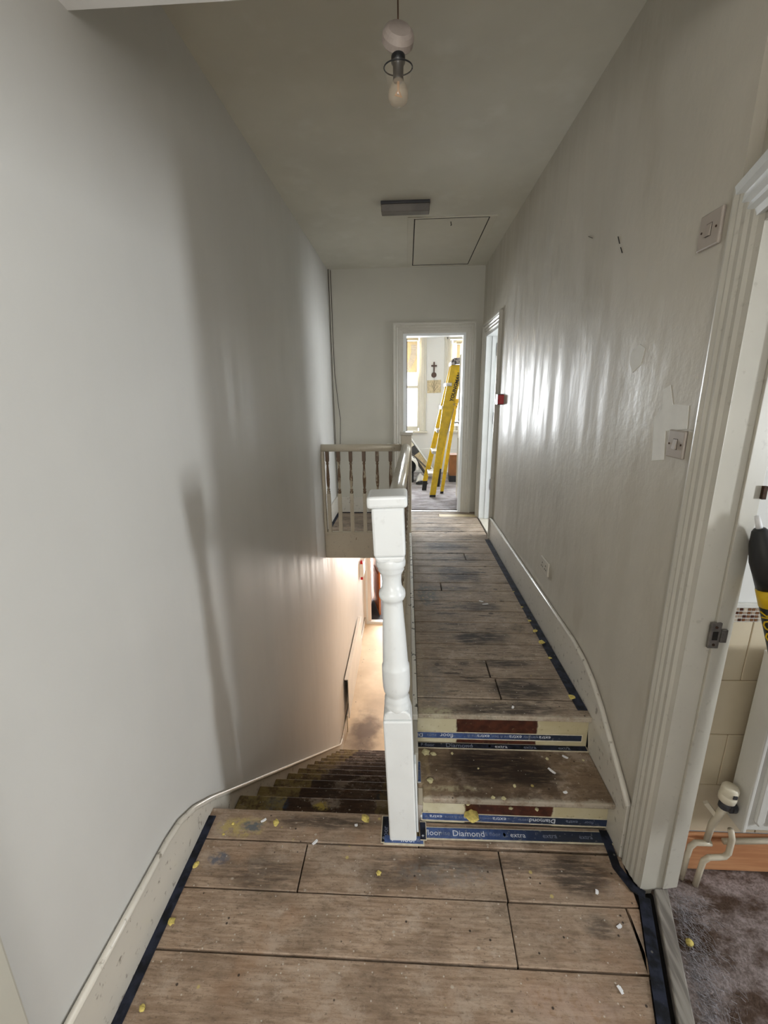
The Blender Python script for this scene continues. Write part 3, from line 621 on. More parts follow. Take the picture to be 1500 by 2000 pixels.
def make_spindle():
    o = thing('baluster', '', 'baluster', (0, 0, 0), local=True)
    MB().box(-.018, .018, -.018, .018, 0, .40).build('square_foot', M['spindle_cream'], o, .003)
    p = [(.013, .395), (.0175, .41), (.018, .42), (.012, .428), (.016, .436), (.016, .444), (.010, .452), (.013, .47), (.0165, .51), (.0175, .55), (.015, .60), (.0115, .66), (.010, .685), (.015, .694), (.015, .702), (.010, .708), (.016, .716), (.013, .726)]
    MB().lathe(p, 12).build('turned_shaft', M['spindle'], o, smooth=True)
    MB().box(-.0175, .0175, -.0175, .0175, .722, .83).build('square_head', M['spindle_head'], o, .003)
    return o
def copy_tree(o, loc, label, group=None):
    c = o.copy(); COL.objects.link(c); c.location = loc; c['label'] = label
    if group: c['group'] = group
    for ch in list(o.children):
        d = ch.copy(); COL.objects.link(d); d.parent = c
    return c
pos = ['first baluster from the left wall', 'second baluster from the left wall', 'third baluster from the left wall', 'third baluster from the far corner post', 'second baluster from the far corner post', 'baluster nearest the far corner post']
xs = [-.785 + .02, -.665, -.535, -.405, -.275, -.145]
xs = [-.745 - .03, -.665, -.545, -.415, -.285, -.155]
for i, x in enumerate(xs):
    lab = 'worn ' + pos[i] + ' under the short handrail'
    if i == 0: sp0 = make_spindle(); sp0.location = (x, 4.24, ZU); tag(sp0, lab, 'baluster', 'balusters of the cross balustrade')
    else: copy_tree(sp0, (x, 4.24, ZU), lab, 'balusters of the cross balustrade')
ORD = ['first', 'second', 'third', 'fourth', 'fifth', 'sixth', 'seventh', 'eighth', 'ninth', 'tenth', 'eleventh', 'twelfth', 'thirteenth', 'fourteenth', 'fifteenth', 'sixteenth', 'seventeenth', 'eighteenth', 'nineteenth', 'twentieth', 'twenty-first', 'twenty-second']
y = 1.62; k = 0
while y < 4.15:
    x = -.052 + (y - 1.4) / 2.8 * .05 + .012
    copy_tree(sp0, (x, y, ZU), 'cream turned baluster under the long handrail, ' + ORD[k] + ' from the white newel', 'balusters under the long handrail'); y += .125; k += 1
struct(MB().box(XL, XL + .026, 4.215, 4.265, ZU, 1.16).build('trim_4', M['spindle_cream'], None, .004))
struct(MB().box(-.035, .030, 1.43, 4.19, ZU - .03, ZU).build('trim_5', M['spindle_cream'], None, .003))

# ------------------------------------------------------------------ ceiling things
pd = thing('pendant_lamp', 'unlit bulb hanging on a brown flex with a loose ceiling rose above it', 'lamp', (-.024, 1.46, ZC))
cx, cy = -.024, 1.46
MB().tube([(cx, cy, ZC), (cx - .001, cy, 2.8), (cx, cy, 2.60)], .0022, 6).build('flex', M['cord'], pd)
T = Matrix.Translation((cx, cy, 2.598)) @ Matrix.Rotation(math.radians(62), 4, 'X') @ Matrix.Rotation(.2, 4, 'Y')
MB().lathe([(.004, .020), (.030, .020), (.038, .014), (.043, .004), (.043, -.012), (.040, -.016), (.004, -.016)], 32, mat=T).build('ceiling_rose', M['rose'], pd)
MB().lathe([(.005, 2.592), (.006, 2.578), (.010, 2.570), (.013, 2.562)], 16, (cx, cy, 0)).build('rose_skirt', M['plastic_white'], pd, smooth=True)
MB().lathe([(.008, 2.570), (.015, 2.564), (.019, 2.556), (.019, 2.542), (.0145, 2.536), (.014, 2.508), (.0148, 2.503), (.012, 2.500)], 18, (cx, cy, 0)).build('bulb_holder', M['black'], pd, smooth=True)
ring = [(cx + .0385 * math.cos(a), cy + .0385 * math.sin(a), 2.531 + .004 * math.sin(a)) for a in [math.pi * 2 * i / 32 for i in range(33)]]
MB().tube(ring, .0018, 6).build('shade_ring', M['black'], pd, smooth=True)
sh = []
for z, r in ((2.531, .038), (2.512, .035), (2.495, .032), (2.483, .029)):
    sh.append([Vector((cx + r * math.cos(math.pi * 2 * i / 24), cy + r * math.sin(math.pi * 2 * i / 24), z)) for i in range(24)])
MB().loft(sh, caps=False).build('glass_shade', M['shade'], pd, smooth=True)
MB().lathe([(.011, 2.510), (.013, 2.504), (.018, 2.496), (.025, 2.484), (.0285, 2.473), (.028, 2.463), (.023, 2.452), (.013, 2.446), (.003, 2.445)], 20, (cx, cy, 0)).build('bulb', M['bulb'], pd, smooth=True)
MB().tube([(cx, cy, 2.505), (cx, cy, 2.480), (cx - .008, cy, 2.470), (cx + .008, cy, 2.466), (cx, cy, 2.48)], .0035, 6).build('filament', M['amber'], pd)

eg = thing('emergency_light', 'slim smoky rectangular lamp box fixed to the ceiling before the hatch', 'lamp', (-.01, 3.46, ZC))
MB().box(-.178, .158, 3.41, 3.50, ZC - .018, ZC).build('base', M['darkgrey'], eg, .003)
MB().prism([(3.412, ZC - .018), (3.418, ZC - .066), (3.492, ZC - .066), (3.498, ZC - .018)], -.175, .155, 0).build('diffuser', M['lens'], eg, .006)

ht = struct(MB().box(.006, .672, 3.715, 3.735, ZC - .006, ZC).box(.006, .672, 4.965, 4.985, ZC - .006, ZC).box(.006, .055, 3.735, 4.965, ZC - .006, ZC).box(.62, .672, 3.735, 4.965, ZC - .006, ZC).build('ceiling_hatch', M['hatch'], None, .002))
ht.name = 'trim_6'
for (x0, x1, y0, y1) in ((.055, .075, 3.735, 4.965), (.60, .62, 3.735, 4.965)): pass
MB().box(.055, .62, 3.735, 4.965, ZC - .0025, ZC - .0005).build('dark_joint', M['gap'], ht)
hm = MB().box(.063, .612, 3.752, 4.938, ZC - .005, ZC - .0026).build('hatch_panel', M['hatch'], ht, .001)
MB().tube([(.335, 3.80, ZC - .01), (.335, 3.79, ZC - .024), (.340, 3.80, ZC - .032), (.334, 3.81, ZC - .03)], .003, 6).build('hook', M['black'], hm)

# ------------------------------------------------------------------ right wall fittings
def switch(label, y, z, s=.086, rot=0.0, two=True):
    t = thing('light_switch', label, 'light switch', (XR, y, z), local=True); t.rotation_euler = (math.radians(rot), 0, 0)
    MB().box(-.010, 0, -s / 2, s / 2, -s / 2, s / 2).build('plate', M['plastic_white'], t, .004)
    MB().box(-.0105, -.0095, -.011, .011, -.016, .016).build('rocker_gap', M['gap'], t)
    MB().add([Vector(v) for v in ((-.0098, -.0095, -.015), (-.0098, .0095, -.015), (-.0098, .0095, .015), (-.0098, -.0095, .015), (-.016, -.0095, -.015), (-.016, .0095, -.015), (-.011, .0095, .015), (-.011, -.0095, .015))],
             [(0, 1, 2, 3), (4, 5, 6, 7), (0, 1, 5, 4), (1, 2, 6, 5), (2, 3, 7, 6), (3, 0, 4, 7)]).build('rocker', M['plastic_white'], t, .001)
    for yy in (-.029, .029): MB().lathe([(.003, 0), (.003, .0015)], 8, mat=Matrix.Translation((-.0100, yy, 0)) @ Matrix.Rotation(-math.pi / 2, 4, 'Y')).build('screw', M['rust'], t)
    return t
switch('higher of the two light switches, square plate beside the door head', 1.355, 2.085, .088)
switch('lower light switch with rounded corners surrounded by white filler', 1.355, 1.520, .082)
sw = MB().prism([(1.275, 1.47), (1.312, 1.475), (1.312, 1.566), (1.275, 1.566)], XR - .004, XR, 0).build('filler_patch', M['wall_right'], wr, .002)
def patch(pts): return MB().prism(pts, XR - .0012, XR + .001, 0).build('filler_patch', M['filler'], wr, .0006)
def Y2(px, py):   # unproject helper for points on the right wall
    v = Vector(((px - 750) / F_PX, (py - 1000) / F_PX, 1)); d = v.x * _r2 + v.y * _d2 + v.z * _f
    k = XR / d.x; return (d.y * k, 1.67 + d.z * k)
patch([Y2(*p) for p in [(1275, 870), (1278, 815), (1292, 800), (1297, 760), (1310, 752), (1315, 790), (1346, 792), (1342, 838), (1300, 842), (1297, 898), (1273, 900)]])
patch([Y2(*p) for p in [(1232, 690), (1250, 672), (1260, 680), (1252, 712), (1236, 728), (1231, 712)]])
for a, c in (((1150, 462), (1158, 465)), ((1208, 462), (1211, 476)), ((1213, 483), (1216, 494))):
    p, q = Y2(*a), Y2(*c)
    MB().bar((XR - .0006, p[0], p[1]), (XR - .0006, q[0], q[1]), .001, .005, (1, 0, 0)).build('scratch', M['rubber'], wr)
fc = thing('fire_call_point', 'small dark red alarm box on the wall beside the far right door', 'alarm box', (XR, 3.86, 1.69))
MB().box(XR - .05, XR, 3.82, 3.905, 1.585, 1.672).build('case', M['red'], fc, .004)
MB().box(XR - .046, XR - .0, 3.813, 3.8205, 1.592, 1.665).build('edge_label', M['red_bright'], fc)
so = thing('wall_socket', 'faint painted-over socket plate low on the right wall', 'socket', (XR, 2.42, .70))
MB().box(XR - .012, XR, 2.35, 2.49, .66, .745).build('plate', M['wall_right'], so, .004)
for yy in (2.39, 2.45):
    b = MB()
    for dy, dz in ((0, .014), (-.011, -.008), (.011, -.008)): b.box(XR - .0128, XR - .0115, yy + dy - .003, yy + dy + .003, .70 + dz - .004, .70 + dz + .004)
    b.build('pin_holes', M['gap'], so)
# cables in the far left corner
cb = thing('cable', 'pair of dark cables running down the far left corner into the balustrade', 'cable', (-.79, 5.02, ZC))
MB().box(-.812, -.800, 5.018, 5.03, 1.0, ZC).build('conduit', M['wall_far'], cb)
MB().tube([(-.818, 5.022, ZC), (-.816, 5.022, 2.4), (-.814, 5.02, 1.7), (-.812, 5.02, ZU + .2)], .004, 6).build('wire', M['cable'], cb)
MB().tube([(-.796, 5.022, ZC - .01), (-.797, 5.020, 2.2), (-.790, 5.02, 1.9), (-.765, 5.012, 1.60), (-.745, 5.008, 1.42), (-.755, 5.01, 1.2), (-.775, 5.02, .9)], .0035, 6).build('wire', M['cable'], cb)

# ------------------------------------------------------------------ FAR BEDROOM
YB = 7.8
b = MB(); b.box(-2.6, 2.2, YF + .12, YB, ZU - .1, ZU); struct(b.build('floor_bedroom', M['room_floor']))
struct(MB().box(-2.6, 2.2, YF + .12, YB + .2, 2.85, 2.95).build('ceiling_bedroom', M['white_wall']))
b = MB()
b.box(-2.6, -.80, YB, YB + .2, ZU, 2.85); b.box(.25, .72, YB, YB + .2, ZU, 2.85); b.box(1.62, 2.2, YB, YB + .2, ZU, 2.85)
for (x0, x1) in ((-.80, .25), (.72, 1.62)): b.box(x0, x1, YB, YB + .2, ZU, 1.05); b.box(x0, x1, YB, YB + .2, 2.62, 2.85)
struct(b.build('wall_bedroom', M['white_wall']))
struct(MB().box(-2.7, -2.6, YF + .1, YB + .2, ZU, 2.9).build('wall_bedroom_left', M['white_wall']))
struct(MB().box(2.2, 2.3, YF + .1, YB + .2, ZU, 2.9).build('wall_bedroom_right', M['white_wall']))
struct(MB().box(-2.6, -.83, YF + .02, YF + .12, ZU, 2.9).box(.93, 2.2, YF + .02, YF + .12, ZU, 2.9).box(-.83, .93, YF + .12, YF + .125, 2.34, 2.9).build('wall_bedroom_front', M['white_wall']))
struct(MB().box(.22, 2.2, YB - .012, YB, ZU, ZU + .43).build('trim_7', M['white_wall'], None, .006))
def window(name, x0, x1, z0, z1):
    f = struct(MB().box(x0, x0 + .03, YB - .0, YB + .12, z0, z1).box(x1 - .03, x1, YB, YB + .12, z0, z1).box(x0 + .05, x1 - .05, YB, YB + .12, z1 - .05, z1).box(x0 + .05, x1 - .05, YB + .0, YB + .12, z0, z0 + .04).build(name, M['door_white']))
    MB().box(x0 + .05, x1 - .05, YB + .05, YB + .09, (z0 + z1) / 2 - .05, (z0 + z1) / 2).box(x1 - .065, x1 - .03, YB + .05, YB + .09, z0 + .04, z1 - .05).box(x0 + .03, x0 + .065, YB + .05, YB + .09, z0 + .04, z1 - .05).box(x0 + .05, x1 - .05, YB + .05, YB + .09, z0 + .04, z0 + .08).build('sash', M['door_white'], f, .004)
    MB().box(x0 + .08, x1 - .08, YB + .068, YB + .072, (z0 + z1) / 2, z1 - .05).build('pane', M['glass'], f)
    MB().box(x0 + .08, x1 - .08, YB + .068, YB + .072, z0 + .07, (z0 + z1) / 2 - .04).build('pane', M['glass'], f)
    b = MB()
    for (a, c) in ((x0 - .085, x0 + .005), (x1 - .005, x1 + .085)):
        b.box(a, c, YB - .02, YB, z0 - .03, z1 + .12); b.box(a + .03, c - .03, YB - .03, YB - .02, z0, z1 + .1)
    b.box(x0 - .09, x1 + .09, YB - .03, YB, z1 + .01, z1 + .13)
    b.build('architrave', M['door_white'], f, .006)
    MB().box(x0 - .11, x1 + .11, YB - .08, YB + .02, z0 - .035, z0).build('sill', M['door_white'], f, .008)
    return f
window('window_1', -.80, .25, 1.07, 2.60)
window('window_2', .72, 1.62, 1.07, 2.55)
bd = thing('venetian_blind', 'broken beige blind in the left bedroom window, loose white slats sagging in an arc', 'blind', (-.3, YB - .06, 2.6))
MB().box(-.76, .19, YB - .06, YB - .035, 2.55, 2.59).build('head_rail', M['beige_blind'], bd, .003)
for i in range(22):
    z = 2.53 - i * .0225
    MB().box(-.75, .18, -.0125, .0125, -.0008, .0008, mat=Matrix.Translation((0, YB - .048, z)) @ Matrix.Rotation(1.3, 4, 'X')).build('slat', M['beige_blind'], bd)
for i in range(26):
    a = i / 25; px = .125 + .045 * math.sin(a * 2.2) - .24 * a ** 1.7; pz = 2.47 - .50 * a
    ang = -.05 - .75 * a
    MB().box(-.095, .0, -.008, .008, -.0048, .0048, mat=Matrix.Translation((px + .04, YB - .085 - .001 * i, pz)) @ Matrix.Rotation(-ang, 4, 'Y')).build('loose_slat', M['white_paper'], bd)
bd2 = thing('venetian_blind', 'beige blind half lowered in the right bedroom window behind the ladder', 'blind', (1.2, YB - .06, 2.5))
MB().box(.82, 1.6, YB - .06, YB - .035, 2.48, 2.52).build('head_rail', M['beige_blind'], bd2, .003)
for i in range(30):
    z = 2.465 - i * .0225
    MB().box(.83, 1.58, -.0125, .0125, -.0008, .0008, mat=Matrix.Translation((0, YB - .048, z)) @ Matrix.Rotation(1.3, 4, 'X')).build('slat', M['beige_blind'], bd2)
# wall ornaments
cr = thing('wall_cross', 'small dark carved cross hanging on the white bedroom wall above the paper', 'ornament', (.46, YB, 2.0))
MB().box(.452, .474, YB - .025, YB, 2.02, 2.21).box(.415, .511, YB - .024, YB, 2.135, 2.16).build('cross', M['cross'], cr, .004)
MB().lathe([(.042, -.008), (.045, 0), (.042, .008)], 16, mat=Matrix.Translation((.463, YB - .012, 2.0)) @ Matrix.Rotation(math.pi / 2, 4, 'X')).build('roundel', M['cross'], cr)
pp = thing('paper_sheet', 'square beige paper with faint branch drawing pinned on the white bedroom wall', 'paper', (.47, YB, 1.8))
MB().box(-.118, .118, -.004, 0, -.105, .105, mat=Matrix.Translation((.470, YB - .003, 1.812)) @ Matrix.Rotation(-.03, 4, 'Y')).build('sheet', M['paper'], pp)
b = MB()
for a, c in (((.467, 1.70), (.470, 1.905)), ((.468, 1.75), (.42, 1.86)), ((.468, 1.78), (.515, 1.88)), ((.469, 1.82), (.44, 1.90)), ((.469, 1.74), (.53, 1.81))):
    b.bar((a[0], YB - .009, a[1]), (c[0], YB - .009, c[1]), .004, .002, (0, 1, 0))
b.build('drawing', M['rust'], pp)
MB().bar((.470, YB - .006, 1.905), (.466, YB - .006, 1.98), .003, .003, (0, 1, 0)).build('thread', M['cross'], pp)

# stepladder leaning on the door leaf
ld = thing('stepladder', 'yellow fibreglass stepladder with white treads leaning closed against the bedroom door', 'ladder', (.4, 6.0, ZU))
def plank2(name, pts, y0, y1, mat, ax=.0): # polygon in xz with y thickness sheared along z
    b = MB(); n = len(pts)
    zt = 2.04; zb = ZU
    def yy(z, a, c): return a + (c - a) * (z - zb) / (zt - zb)
    th = .03
    vs = [Vector((x, yy(z, y0, y1), z)) for x, z in pts] + [Vector((x, yy(z, y0, y1) + th, z)) for x, z in pts]
    b.add(vs, [tuple(range(n)), tuple(range(n, 2 * n))[::-1]] + [(i, (i + 1) % n, n + (i + 1) % n, n + i) for i in range(n)])
    return b.build(name, mat, ld, .004)
plank2('front_rail', [(.315, ZU + .03), (.395, ZU + .03), (.475, .92), (.615, 1.48), (.715, 2.04), (.567, 2.04), (.47, 1.53), (.37, .75)], 5.80, 5.90, M['yellow'])
plank2('rear_rail', [(.475, ZU + .03), (.520, ZU + .03), (.665, 1.48), (.69, 1.62), (.640, 1.62), (.605, 1.40)], 6.03, 5.96, M['yellow'])
plank2('front_rail', [(.235, ZU + .14), (.30, ZU + .14), (.655, 2.04), (.575, 2.04)], 6.24, 6.18, M['yellow'])
plank2('rear_rail', [(.475, ZU + .28), (.52, ZU + .28), (.69, 1.9), (.645, 1.9)], 6.50, 6.24, M['yellow'])
plank2('rubber_foot', [(.225, ZU), (.29, ZU), (.305, ZU + .15), (.24, ZU + .15)], 6.25, 6.17, M['black'])
plank2('rubber_foot', [(.455, ZU), (.50, ZU), (.52, ZU + .29), (.478, ZU + .29)], 6.505, 6.25, M['black'])
plank2('rubber_foot', [(.312, ZU), (.393, ZU), (.396, ZU + .03), (.316, ZU + .03)], 5.798, 5.9, M['black'])
plank2('rubber_foot', [(.472, ZU), (.516, ZU), (.521, ZU + .03), (.476, ZU + .03)], 6.03, 5.96, M['black'])
for (x, z) in ((.535, 1.80), (.480, 1.51), (.425, 1.21), (.372, .93), (.325, .63)):
    MB().box(x - .03, x + .045, 5.87, 6.23, z - .02, z + .02).build('tread', M['alu'], ld, .004)
MB().prism([(.565, 2.035), (.725, 2.055), (.745, 2.085), (.735, 2.125), (.60, 2.125), (.565, 2.08)], 5.86, 6.22, 1).build('top_cap', M['capmix'], ld, .006)
br_ = MB()
for a, c in (((.600, 1.55), (.660, 1.52)), ((.612, 1.50), (.525, 1.16)), ((.645, 1.50), (.645, 1.22)), ((.60, 1.56), (.66, 1.56))):
    br_.bar((a[0], 5.84, a[1]), (c[0], 5.82, c[1]), .006, .022, (0, 1, 0))
br_.build('spreader_bracket', M['steel'], ld)
text_obj('lettering', 'YOUNGMAN', .062, M['ink_black'], basis((.597, 5.862, 1.585), (.13, .025, .48), (-.48, 0, .13)), ld, .0006, bold=.0022)
br_ = MB(); br_.bar((.606, 5.862, 1.585), (.685, 5.882, 1.875), .002, .006, (0, 1, 0)); br_.build('lettering', M['ink_black'], ld)

# clutter beyond the ladder
bx = thing('cardboard_box', 'brown box standing behind the open bedroom door', 'box', (.78, 6.95, ZU))
MB().box(.68, .86, 6.88, 7.12, ZU + .10, ZU + .43).build('body', M['card'], bx, .004)
MB().box(.675, .865, 6.875, 7.125, ZU, ZU + .10).build('base', M['black'], bx, .004)
tc = thing('tool_case', 'open dark tool case with pale rim leaning against the bedroom wall', 'tool case', (.2, 7.2, ZU))
Tm = Matrix.Translation((.40, 7.30, ZU + .14)) @ Matrix.Rotation(-.62, 4, 'Y') @ Matrix.Rotation(-.12, 4, 'X')
MB().box(-.13, .02, -.06, .06, -.04, .60, mat=Tm).build('shell', M['darkgrey'], tc, .015)
MB().box(.02, .038, -.07, .07, -.05, .62, mat=Tm).build('rim', M['white_paper'], tc, .006)
MB().box(-.085, .015, -.066, -.06, .02, .34, mat=Tm).build('sticker', M['paper'], tc)
MB().box(-.12, .01, -.066, -.06, .48, .585, mat=Tm).build('window_panel', M['valve_white'], tc)
MB().bar(Tm @ Vector((-.11, -.075, .42)), Tm @ Vector((-.02, -.075, .0)), .02, .02).build('strap', M['steel'], tc)
bk = thing('black_case', 'black upright drum with a white hood beside the corner post in the bedroom', 'container', (.05, 6.95, ZU))
MB().box(-.10, .115, 6.85, 7.05, ZU, ZU + .14).build('stand', M['black'], bk, .01)
MB().lathe([(.09, .14), (.125, .18), (.13, .30), (.11, .38), (.04, .41)], 20, (.02, 6.95, ZU)).build('drum', M['black'], bk, smooth=True)
ho = []
for i in range(9):
    a = -.25 + i / 8 * 2.2
    ho.append([Vector((.02 + r * math.cos(a), yv, ZU + .24 + r * math.sin(a))) for r, yv in ((.135, 6.80), (.17, 6.82), (.17, 7.08), (.135, 7.1))])
MB().loft(ho).build('hood', M['white_paper'], bk, .004, smooth=True)
rg = MB()
for i in range(7):
    for j in range(7): pass
import mathutils.noise as mn
def rag(name, cx, cy, z, rx, ry, h, mat, label, cat, seed):
    n = 14; vs = []; fs = []
    for i in range(n + 1):
        for j in range(n + 1):
            u_, v_ = i / n * 2 - 1, j / n * 2 - 1; rr = math.hypot(u_, v_)
            k = max(0, 1 - rr ** 2 * .8); e = 1 + .25 * mn.noise(Vector((u_ * 2 + seed, v_ * 2, 3)))
            vs.append((cx + u_ * rx * e, cy + v_ * ry * e, z + .004 + h * k * (.55 + .6 * abs(mn.noise(Vector((u_ * 3 + seed, v_ * 3, seed)))))))
    for i in range(n):
        for j in range(n): a = i * (n + 1) + j; fs.append((a, a + 1, a + n + 2, a + n + 1))
    o = MB().add(vs, fs).build(name, mat, None, fix=False, smooth=True); s_ = o.modifiers.new('thick', 'SOLIDIFY'); s_.thickness = .004
    return tag(o, label, cat)
rag('crumpled_cloth', .225, 6.93, ZU + .0, .075, .07, .15, M['white_paper'], 'crumpled white cloth on the bedroom floor beside the black case', 'cloth', 2)
rag('bin_bag', .24, 6.74, ZU, .09, .07, .05, M['black'], 'flat black plastic bag on the bedroom floor left of the ladder', 'bag', 5)
tag(MB().tube([(.16, 6.80, ZU + .006), (.20, 6.77, ZU + .008), (.245, 6.79, ZU + .008), (.29, 6.80, ZU + .006)], [.004, .010, .009, .003], 6).build('red_offcut', M['red_bright'], None, smooth=True), 'thin red offcut lying on the bedroom floor', 'offcut')

# ------------------------------------------------------------------ SIDE ROOM beyond door 2
struct(MB().box(.93, 3.0, 3.2, 5.03, ZU - .1, ZU).build('floor_side_room', M['room_floor']))
struct(MB().box(.93, 3.1, 3.1, 3.2, ZU, 2.9).box(.93, 3.1, 4.90, 5.02, ZU, 2.9).box(2.9, 3.0, 3.2, 3.98, ZU, 2.9).box(2.9, 3.0, 4.85, 4.9, ZU, 2.9).box(2.9, 3.0, 3.98, 4.85, ZU, 1.15).box(2.9, 3.0, 3.98, 4.85, 2.25, 2.9).build('wall_side_room', M['white_wall']))
struct(MB().box(.93, 3.1, 3.1, 5.03, 2.85, 2.95).build('ceiling_side_room', M['white_wall']))

# ------------------------------------------------------------------ BATHROOM
YT = 1.27
struct(MB().prism([(.83, 1.27), (.86, 1.172), (.52, .13), (.62, -.1), (.62, -1.4), (3.8, -1.4), (3.8, 1.27)], -.25, -.003).build('floor_bathroom', M['bath_floor']))
bw = struct(MB().box(.93, 3.8, YT + .008, YT + .1, -.1, 2.6).build('wall_bathroom', M['white_wall']))
MB().box(.93, 3.7, YT + .003, YT + .009, .155, .983).build('grout_bed', M['tile_dim'], bw)
zr = [.155, .360, .567, .774, .983]
for r in range(4):
    off = .0 if r % 2 == 1 else .165
    off = 1.07 - .33 + (0 if r in (1, 3) else .165)
    x = off
    while x < 2.6:
        x0 = max(x, .935); x1 = x + .33
        if x1 > x0 + .02: MB().box(x0 + .0015, x1 - .0015, YT, YT + .006, zr[r] + .0015, zr[r + 1] - .0015).build('tile', M['tile'], bw, .0015, seg=1)
        x += .33
MB().box(.93, 3.7, YT + .0005, YT + .003, .983, 1.033).build('mosaic_bed', M['radiator'], bw)
mb = MB(); cols = [sr(74, 40, 28), sr(120, 84, 58), sr(168, 150, 132), sr(196, 184, 166), sr(52, 30, 24)]
mm = [plain('mosaic_%d' % i, c, .25, 0, .05) for i, c in enumerate(cols)]
for r in range(4):
    for k in range(140):
        x = .935 + k * .012
        if x < 2.6: mb.box(x + .0015, x + .0105, YT - .001, YT + .002, .9855 + r * .0118, .9855 + r * .0118 + .0088, mi=random.randrange(5))
tag(mb.build('mosaic_band', mm, bw), kind='stuff')
MB().box(.93, 2.7, YT - .006, YT + .006, 1.033, 1.046).build('edge_trim', M['radiator'], bw, .002)
struct(MB().box(.94, 3.8, YT - .018, YT, .0, .142).box(.94, 3.8, YT - .012, YT, .142, .155).build('baseboard_bathroom', M['pine'], None, .003))
struct(MB().box(3.7, 3.82, -1.5, -.22, -.1, 2.6).box(3.7, 3.82, .24, 1.37, -.1, 2.6).box(3.7, 3.82, -.22, .24, -.1, .98).box(3.7, 3.82, -.22, .24, 2.02, 2.6).build('wall_bathroom_outer', M['white_wall']))
struct(MB().box(.62, 3.8, -1.5, -1.4, -.1, 2.6).build('wall_bathroom_near', M['white_wall']))
struct(MB().prism([(.93, 1.37), (.93, 1.19), sp(.085, -.12), sp(1.05, -.12), (.62, -.1), (.62, -1.5), (3.82, -1.5), (3.82, 1.37)], 2.5, 2.6).build('ceiling_bathroom', M['white_wall']))
w3 = struct(MB().box(3.73, 3.79, -.22, -.18, .98, 2.02).box(3.73, 3.79, .20, .24, .98, 2.02).box(3.73, 3.79, -.18, .20, .98, 1.02).box(3.73, 3.79, -.18, .20, 1.98, 2.02).build('window_3', M['white']))
MB().box(3.755, 3.76, -.18, .20, 1.02, 1.98).build('pane', M['glass'], w3)
# frame of the invented opening behind the camera, made for the fill light
w4 = struct(MB().box(-.65, -.60, -1.96, -1.92, 1.2, 2.3).box(.30, .35, -1.96, -1.92, 1.2, 2.3).box(-.6, .3, -1.96, -1.92, 1.2, 1.25).box(-.6, .3, -1.96, -1.92, 2.25, 2.3).build('fill_opening_frame', M['white']))
# radiator
rd = thing('radiator', 'white ribbed panel radiator on the cream tiles beyond the bathroom doorway', 'radiator', (1.5, 1.2, .28), local=False)
MB().box(1.10, 2.05, 1.170, 1.20, .285, .90).build('panel', M['radiator'], rd, .004)
b = MB()
for i in range(16):
    x = 1.122 + i * .054
    b.prism([(x, .33), (x + .014, .31), (x + .028, .33), (x + .028, .86), (x + .014, .88), (x, .86)], 1.158, 1.171, 1)
b.build('ribs', M['radiator'], rd, .004)
MB().box(1.088, 1.102, 1.160, 1.235, .283, .905).build('end_cover', M['radiator'], rd, .004)
MB().box(1.088, 2.06, 1.160, 1.235, .900, .910).build('top_grille', M['radiator'], rd, .002)
vl = thing('radiator_valve', 'cream thermostatic valve knob on painted pipes at the foot of the radiator', 'valve', (1.062, 1.2, .3))
MB().bar((1.06, 1.20, .345), (1.082, 1.20, .345), .026, .026).lathe([(.018, 0), (.018, .012)], 12, mat=Matrix.Translation((1.070, 1.2, .345)) @ Matrix.Rotation(math.pi / 2, 4, 'Y')).build('union_nut', M['darkgrey'], vl)
Tv = Matrix.Translation((1.044, 1.195, .345)) @ Matrix.Rotation(.10, 4, 'Y')
MB().lathe([(.012, 0), (.017, .004), (.017, .018), (.014, .03)], 14, mat=Tv).build('collar', M['darkgrey'], vl, smooth=True)
MB().lathe([(.018, .028), (.024, .034), (.026, .050), (.0255, .056), (.024, .058), (.025, .060), (.0245, .082), (.020, .090), (.002, .091)], 18, mat=Tv).build('knob', M['valve_white'], vl, smooth=True)
MB().box(-.006, .006, -.0275, -.024, .064, .076, mat=Tv).build('mark', M['darkgrey'], vl)
MB().tube([(1.044, 1.195, .347), (1.038, 1.20, .31), (1.032, 1.21, .255), (1.034, 1.218, .180)], [.012, .012, .011, .010], 10).build('valve_body', M['pipe'], vl, smooth=True)
MB().bar((1.036, 1.205, .30), (1.000, 1.215, .345), .012, .014).build('drain_spur', M['pipe'], vl)
p1 = thing('pipe', 'upper painted heating pipe running along the bathroom skirting, elbow to floor', 'pipe', (1.0, 1.25, 0))
MB().tube([(.980, 1.222, -.01), (.982, 1.22, .10), (.986, 1.22, .145), (1.00, 1.22, .163), (1.03, 1.218, .166), (1.05, 1.218, .166)], .0095, 10).build('pipe_run', M['pipe'], p1, smooth=True)
MB().tube([(1.095, 1.225, .168), (1.3, 1.235, .168), (2.2, 1.235, .168)], .0095, 10).build('pipe_run', M['pipe'], p1, smooth=True)
p2 = thing('pipe', 'lower painted heating pipe with chipped elbow beside the bathroom skirting', 'pipe', (1.04, 1.23, 0))
MB().tube([(1.014, 1.200, -.01), (1.018, 1.198, .07), (1.022, 1.198, .112), (1.038, 1.198, .128), (1.07, 1.198, .13), (1.088, 1.198, .134), (1.098, 1.198, .15), (1.098, 1.198, .215), (1.088, 1.20, .250)], .0095, 10).build('pipe_run', M['pipe'], p2, smooth=True)
